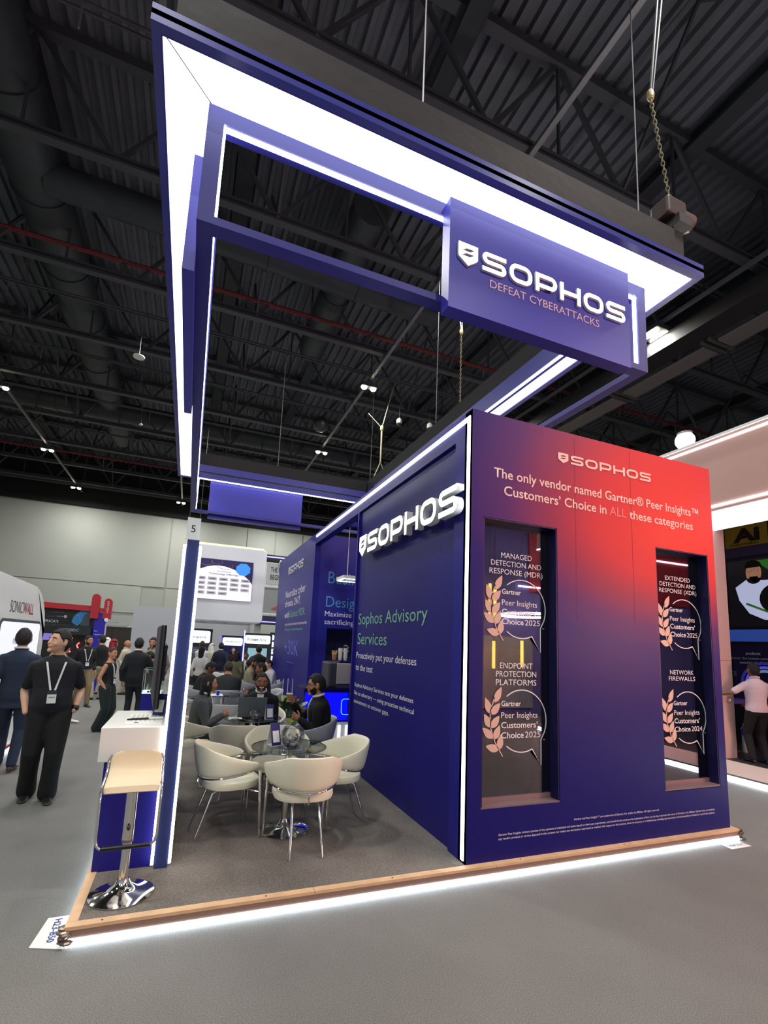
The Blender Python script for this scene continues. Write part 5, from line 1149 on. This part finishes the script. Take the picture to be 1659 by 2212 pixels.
for k, (x_, y_) in enumerate(((.9, 17.8), (1.3, 18.4), (1.9, 17.9), (2.1, 18.6), (.5, 18.5))): MB().lathe([(0, 0), (.09, 0), (.09, .02), (0, .02)], (x_, y_, 2.235), 14).obj('downlight', mat('downlight', 'ffffff'), wbx)
# kiosks under it
def kiosk(label, x0, x1, z0, z1, name, ts, tm, dark='2a2e36', y=18.2, bold=.0, scr=None):
    t = thing('demo_kiosk', label, 'kiosk', (0, 0, 0))
    B('kiosk_body', (x0-.02, y+.02, 0), (x1+.07, y+.5, z1+.07), mcol(dark, .5), t)
    MB().prism(rrect(x0, z0, x1, z1, .07), y-.0, y+.03).obj('light_header', mat('kiosk_header_light', 'f4fbfb', .5, emit=1.1), t)
    text('lettering', name, ts[0:1]+(y-.003,)+ts[1:2], ts[2], ts[3], tm, 'y', t, bold=bold)
    if scr: B('screen', (scr[0], y+.005, scr[1]), (scr[2], y+.02, scr[3]), mat('kiosk_screen_'+scr[4], scr[4], .4, emit=.8), t)
    return t
k1 = kiosk('dark kiosk with white header left of the tower columns', -.2, .78, 1.49, 1.93, 'semperis', (.06, 1.66, .58, .09), mcol('3a4044'), scr=(-.1, .8, .7, 1.35, '3a3c48'))
for k in range(3): B('screen_line', (.2, 18.198, 1.24-k*.06), (.55, 18.203, 1.26-k*.06), mcol('c8c8d0'), k1)
k2 = kiosk('dark kiosk with violet edge, middle of the three', 1.22, 1.94, 1.44, 1.73, 'TENAFLOW', (1.32, 1.55, .52, .055), mcol('50545c'), dark='23205a'); B('violet_tube', (1.16, 18.1, .6), (1.19, 18.14, 1.76), mat('violet_tube_light', '6a50ff', .5, emit=1.5), k2)
k3 = kiosk('dark kiosk with green and grey lettering under the tower', 2.02, 2.96, 1.54, 1.86, 'net', (2.25, 1.65, .26, .10), mcol('3c444a'), scr=(2.15, .92, 2.86, 1.38, '8fb8c4'), bold=.02)
text('lettering', 'Ally', (2.53, 18.197, 1.65), .30, .10, mcol('6cc04a'), 'y', k3)
for q in range(3): curve2d('leaf_arc', stroke(arcpts(2.10, 1.64, .035+.035*q, .035+.035*q, 10, 100, 8), .016), mcol('6cc04a'), (0, 18.198, 0), 'y', k3)
for q, c_ in enumerate(('5a6cff', 'dfe8ff', '5a6cff')): B('blue_tube', (1.955+q*.018, 18.08, .5), (1.968+q*.018, 18.12, 2.02), mat('tube_light_'+c_, c_, .5, emit=1.6), k3)
nw = thing('neon_wall', 'white and violet neon pattern wall beside the blue booth wall', 'wall', (0, 0, 0)); B('panel', (3.02, 18.6, 0), (4.6, 18.7, 2.0), mcol('1a1650'), nw)
for a_ in range(4):
    for b_ in range(6): MB().prism(rrect(3.06+a_*.17, .35+b_*.27, 3.16+a_*.17, .56+b_*.27, .045), 18.58, 18.6).obj('neon_link', mat('neon_white_light', 'e8e4ff', .5, emit=1.8), nw)
fb_ = thing('future_booth', 'grey two-level stand with the words about the future', 'booth', (0, 0, 0))
B('upper_beam', (3.3, 24.95, 5.9), (8.5, 25.6, 6.2), mcol('1c1e30'), fb_); B('violet_line', (3.3, 24.93, 6.05), (8.5, 24.95, 6.12), mat('violet_line_light', '5a50ff', .5, emit=1.6), fb_)
B('word_board', (3.62, 24.95, 4.62), (5.6, 25.05, 5.75), mcol('a9acb2'), fb_); text('lettering', 'THE FUTURE', (3.80, 24.945, 5.28), 1.12, .27, mcol('16181c'), 'y', fb_, bold=.012); text('lettering', 'BEGINS AT', (3.80, 24.945, 4.88), 1.05, .27, mcol('16181c'), 'y', fb_, bold=.012)
B('mid_panel', (3.3, 25.1, 3.1), (6.5, 25.2, 4.45), mcol('858a8e'), fb_); MB().prism([(4.0, 3.34), (4.55, 3.36), (4.55, 3.66)], 25.05, 25.1).obj('red_triangle', mcol('d8343a'), fb_)
for z_ in (3.02, 4.48): B('white_rail', (3.2, 25.0, z_), (6.8, 25.12, z_+.08), mcol('d0d4d6'), fb_)
B('lower_beam', (3.2, 25.0, 2.5), (6.8, 25.5, 2.95), mcol('24264a'), fb_); B('violet_line', (3.2, 24.98, 2.6), (6.8, 25.0, 2.66), mat('violet_line_light', '5a50ff'), fb_)
for x_ in (3.4, 6.6): B('leg_column', (x_-.15, 25.2, 0), (x_+.15, 25.5, 5.9), mcol('9a9ca4'), fb_)
MB().lathe([(0, 0), (.16, 0), (.12, .14), (0, .16)], (4.35, 24.8, 5.78), 14).obj('spot_lamp', mat('downlight', 'ffffff'), fb_)
B('rear_panel', (-2.6, 26, 0), (3.1, 26.2, 3.1), mcol('b3b6bf'), fb_)

# ================================================================ neighbouring booth, right
rb = thing('right_booth', 'large pale booth with white light bands at the right edge', 'booth', (0, 0, 0))
PALE = mat('booth_wall_glare_tint', 'c99f90', .5)  # salmon tint is red light and lens glare put into the wall colour
B('fascia', (7.5, -2, 4.06), (7.6, 12.0, 5.22), PALE, rb); B('top_light', (7.485, -2, 5.12), (7.5, 12.0, 5.15), STRIP, rb); B('bottom_light', (7.485, -2, 4.09), (7.5, 12.0, 4.12), STRIP, rb); B('fascia_trim', (7.46, -2, 5.20), (7.62, 12.0, 5.24), WHITE, rb)
B('soffit_light', (7.6, -2, 4.02), (8.66, 12.0, 4.06), mat('soffit_fabric_light', 'f6f4ff', .5, emit=1.7), rb)
B('ceiling_panel', (8.66, -2, 4.9), (12, 12, 5.0), mcol('241c20'), rb); B('inner_drop', (8.66, -2, 4.06), (8.7, 12, 4.9), mcol('2a2024'), rb)
B('floor_deck', (7.52, -2, 0), (8.52, 12, .1), mcol('cdb9ae', .8), rb); B('dark_floor', (8.52, -2, 0), (12, 12, .1), mcol('26262a', .5), rb); B('rim_light', (7.5, -2, .03), (7.52, 12, .075), RIM, rb); B('rim_trim', (7.49, -2, .08), (7.52, 12, .1), mcol('6a6662'), rb); B('rim_light', (7.47, -2, .003), (7.50, 12, .018), RIM, rb)
B('door_pillar', (8.58, 5.46, .1), (8.88, 5.6, 4.06), mat('pillar_glare_tint', 'e2bdb4', .5), rb); B('outer_partition', (8.58, 5.6, .1), (8.62, 12, 4.06), PALE, rb); MB().ball((8.71, 5.42, 1.06), .03, 14, 9).tube([(8.71, 5.44, 1.06), (8.71, 5.47, 1.06)], .02, 10).obj('door_knob', CHROME, rb, True)  # the pillar's pink is the same reddish glare painted into its colour
B('pillar_joint', (8.58, 5.457, 1.72), (8.88, 5.46, 1.726), mcol('8a7a76'), rb)
B('inner_wall', (10.5, 0, .1), (10.6, 12, 4.9), mcol('1a1822', .4), rb)
X_ = 10.5
def rbq(name, y0, y1, z0, z1, m, x=.006): return B(name, (X_-x, min(y0, y1), z0), (X_-x+.004, max(y0, y1), z1), m, rb)
rbq('yellow_sign', 5.64, 6.43, 4.06, 4.52, mcol('b4a032', .5)); text('lettering', 'Ai', (X_-.008, 6.27, 4.17), .50, .27, mcol('2e1c22'), 'x', rb, bold=.05); text('lettering', 'EVERYTHING', (X_-.008, 6.32, 4.085), .52, .05, mcol('2e1c22'), 'x', rb, bold=.015)
rbq('violet_band', 0, 6.44, 3.86, 4.05, mcol('4a4270')); rbq('poster_panel', 3.5, 6.42, 2.42, 3.78, mat('poster_dark_light', '141318', .3, emit=.5)); rbq('blue_band', 0, 6.46, 2.12, 2.36, mat('band_blue_light', '2f4a9a', .4, emit=.6), .008)
PW = mat('poster_white_light', 'b9bede', .4, emit=.75)
def yz(pts, name, m, x): return MB().prism(pts, X_-x-.003, X_-x, 'x').obj(name, m, rb)
robe_ = [(6.28, 3.22)]+[(5.72-.58*math.cos(math.radians(a)), 3.05-.58*math.sin(math.radians(a))) for a in range(0, 181, 12)][::-1][:0]+[(6.22, 2.95), (6.05, 2.68), (5.8, 2.55), (5.4, 2.5), (5.2, 2.6), (5.2, 3.2), (5.45, 3.32), (5.78, 3.33), (6.05, 3.38)]
yz(robe_, 'poster_robe', PW, .01)
yz([(5.93+.14*math.cos(math.radians(a)), 3.50+.22*math.sin(math.radians(a))) for a in range(0, 360, 18)], 'poster_face', mat('poster_skin_light', 'a8775a', .4, emit=.6), .014)
yz([(5.93+.13*math.cos(math.radians(a)), 3.38+.11*math.sin(math.radians(a))) for a in range(180, 361, 15)]+[(5.85, 3.42), (6.01, 3.42)], 'poster_beard', mcol('1a1210'), .018)
yz([(5.93+.15*math.cos(math.radians(a)), 3.62+.13*math.sin(math.radians(a))) for a in range(-10, 191, 15)], 'poster_hair', mcol('17110f'), .019)
for yy in (5.88, 6.0): curve2d('poster_glasses', stroke(arcpts(-yy, 3.55, .045, .035, 0, 350, 14), .008, True), mcol('e0d8c0'), (X_-.02, 0, 0), (V((0, -1, 0)), V((0, 0, 1)), V((-1, 0, 0))), rb)
yz([(5.55+.3*math.cos(math.radians(a)), 2.95+.3*math.sin(math.radians(a))) for a in range(0, 360, 15)], 'poster_disc', mcol('0c0b10'), .02)
yz([(5.9, 3.74), (5.3, 3.74), (5.2, 3.45), (5.55, 3.42)], 'poster_green', mat('poster_green_light', '2c6a24', .4, emit=.6), .009); yz([(6.1, 2.86), (5.6, 2.62), (5.2, 2.6), (5.2, 2.63), (5.6, 2.66), (6.08, 2.9)], 'poster_green', mat('poster_green_light', '2c6a24'), .021)
rbq('lower_screen', 3.5, 6.42, .9, 2.05, mat('lower_screen_light', '0f0c24', .3, emit=.5))
text('lettering', 'proofpoint', (X_-.01, 6.17, 1.86), .26, .055, mcol('c8c8d4'), 'x', rb, bold=.01); text('lettering', 'Discover the human-centric', (X_-.01, 6.52, 1.765), .80, .05, mcol('a8a8b8'), 'x', rb); text('lettering', 'security platform', (X_-.01, 6.29, 1.68), .50, .05, mcol('c8c8d4'), 'x', rb)
for r_q, c_ in ((.42, '2c2a8c'), (.34, '5a58d0'), (.27, '6a8cb0')): curve2d('screen_arc', stroke(arcpts(-5.85, 1.28, r_q, r_q, 20, 200, 24), .05), mat('screen_arc_%s_light' % c_, c_, .4, emit=.6), (X_-.012, 0, 0), (V((0, -1, 0)), V((0, 0, 1)), V((-1, 0, 0))), rb)
for k in range(3): B('screen_line', (X_-.012, 6.37, 1.50-k*.035), (X_-.008, 6.42, 1.51-k*.035), mcol('9a9aa8'), rb)
t = thing('waste_bin', 'black waste bin with chrome rims inside the right booth', 'bin', (9.1, 5.75, .1)); MB().lathe([(0, 0), (.13, 0), (.13, .5), (0, .5)], n=28).obj('bin_body', mcol('1a1a1c', .3), t, True)
for z_ in (0.0, .49): MB().lathe([(.131, z_), (.137, z_), (.137, z_+.03), (.131, z_+.03)], n=28, cap=False).obj('rim', CHROME, t)
t = thing('high_table', 'tall bar table with violet top edge inside the right booth', 'table', (9.5, 6.0, .1)); B('table_top', (-.3, -.3, .86), (.3, .3, .93), mcol('5a4ea0', .4), t); MB().tube([(0, 0, 0), (0, 0, .86)], .03, 12).obj('column', mcol('d0d0d0', .3), t); MB().lathe([(0, 0), (.22, 0), (.2, .02), (0, .03)], n=28).obj('base', mcol('3a3a3c', .3), t)
t = thing('water_bottle', 'bottle with bright blue liquid beside the pink shirted man', 'bottle', (9.6, 5.75, .1)); MB().lathe([(0, .0), (.05, 0), (.05, .30), (0, .30)], n=16).obj('stand', mcol('cfcfd2'), t); MB().lathe([(0, .30), (.055, .30), (.06, .40), (.025, .46), (0, .46)], n=16).obj('liquid', mcol('1010d0', .3), t); MB().lathe([(0, .46), (.025, .46), (.025, .50), (0, .50)], n=12).obj('cap', WHITE, t)
# bright flood on the right booth roof
fl = thing('flood_lamp', 'brilliant flood lamp on the top edge of the right booth', 'lamp', (7.80, 5.33, 5.50)); MB().ball((0, 0, 0), .15, 18, 12).obj('lamp_lens', mat('flood_light', 'fffbe6', .5, emit=60), fl, True); MB().tube([(0, .0, -.08), (-.05, 0, -.27)], .02, 8).obj('bracket', DSTEEL, fl); MB().lathe([(.10, 0), (.12, .1), (.0, .14)], (0, 0, .04), 16).obj('housing', DSTEEL, fl)
l_ = bpy.data.lights.new('flood_light', 'SPOT'); l_.energy = 260; l_.spot_size = 2.4; l_.color = (1, .98, .9); l_.shadow_soft_size = .1
o = bpy.data.objects.new('flood_light', l_); COL.objects.link(o); o.location = (7.65, 5.25, 5.5); o.rotation_euler = (V((-3, -2, 3.2))).to_track_quat('-Z', 'Y').to_euler()
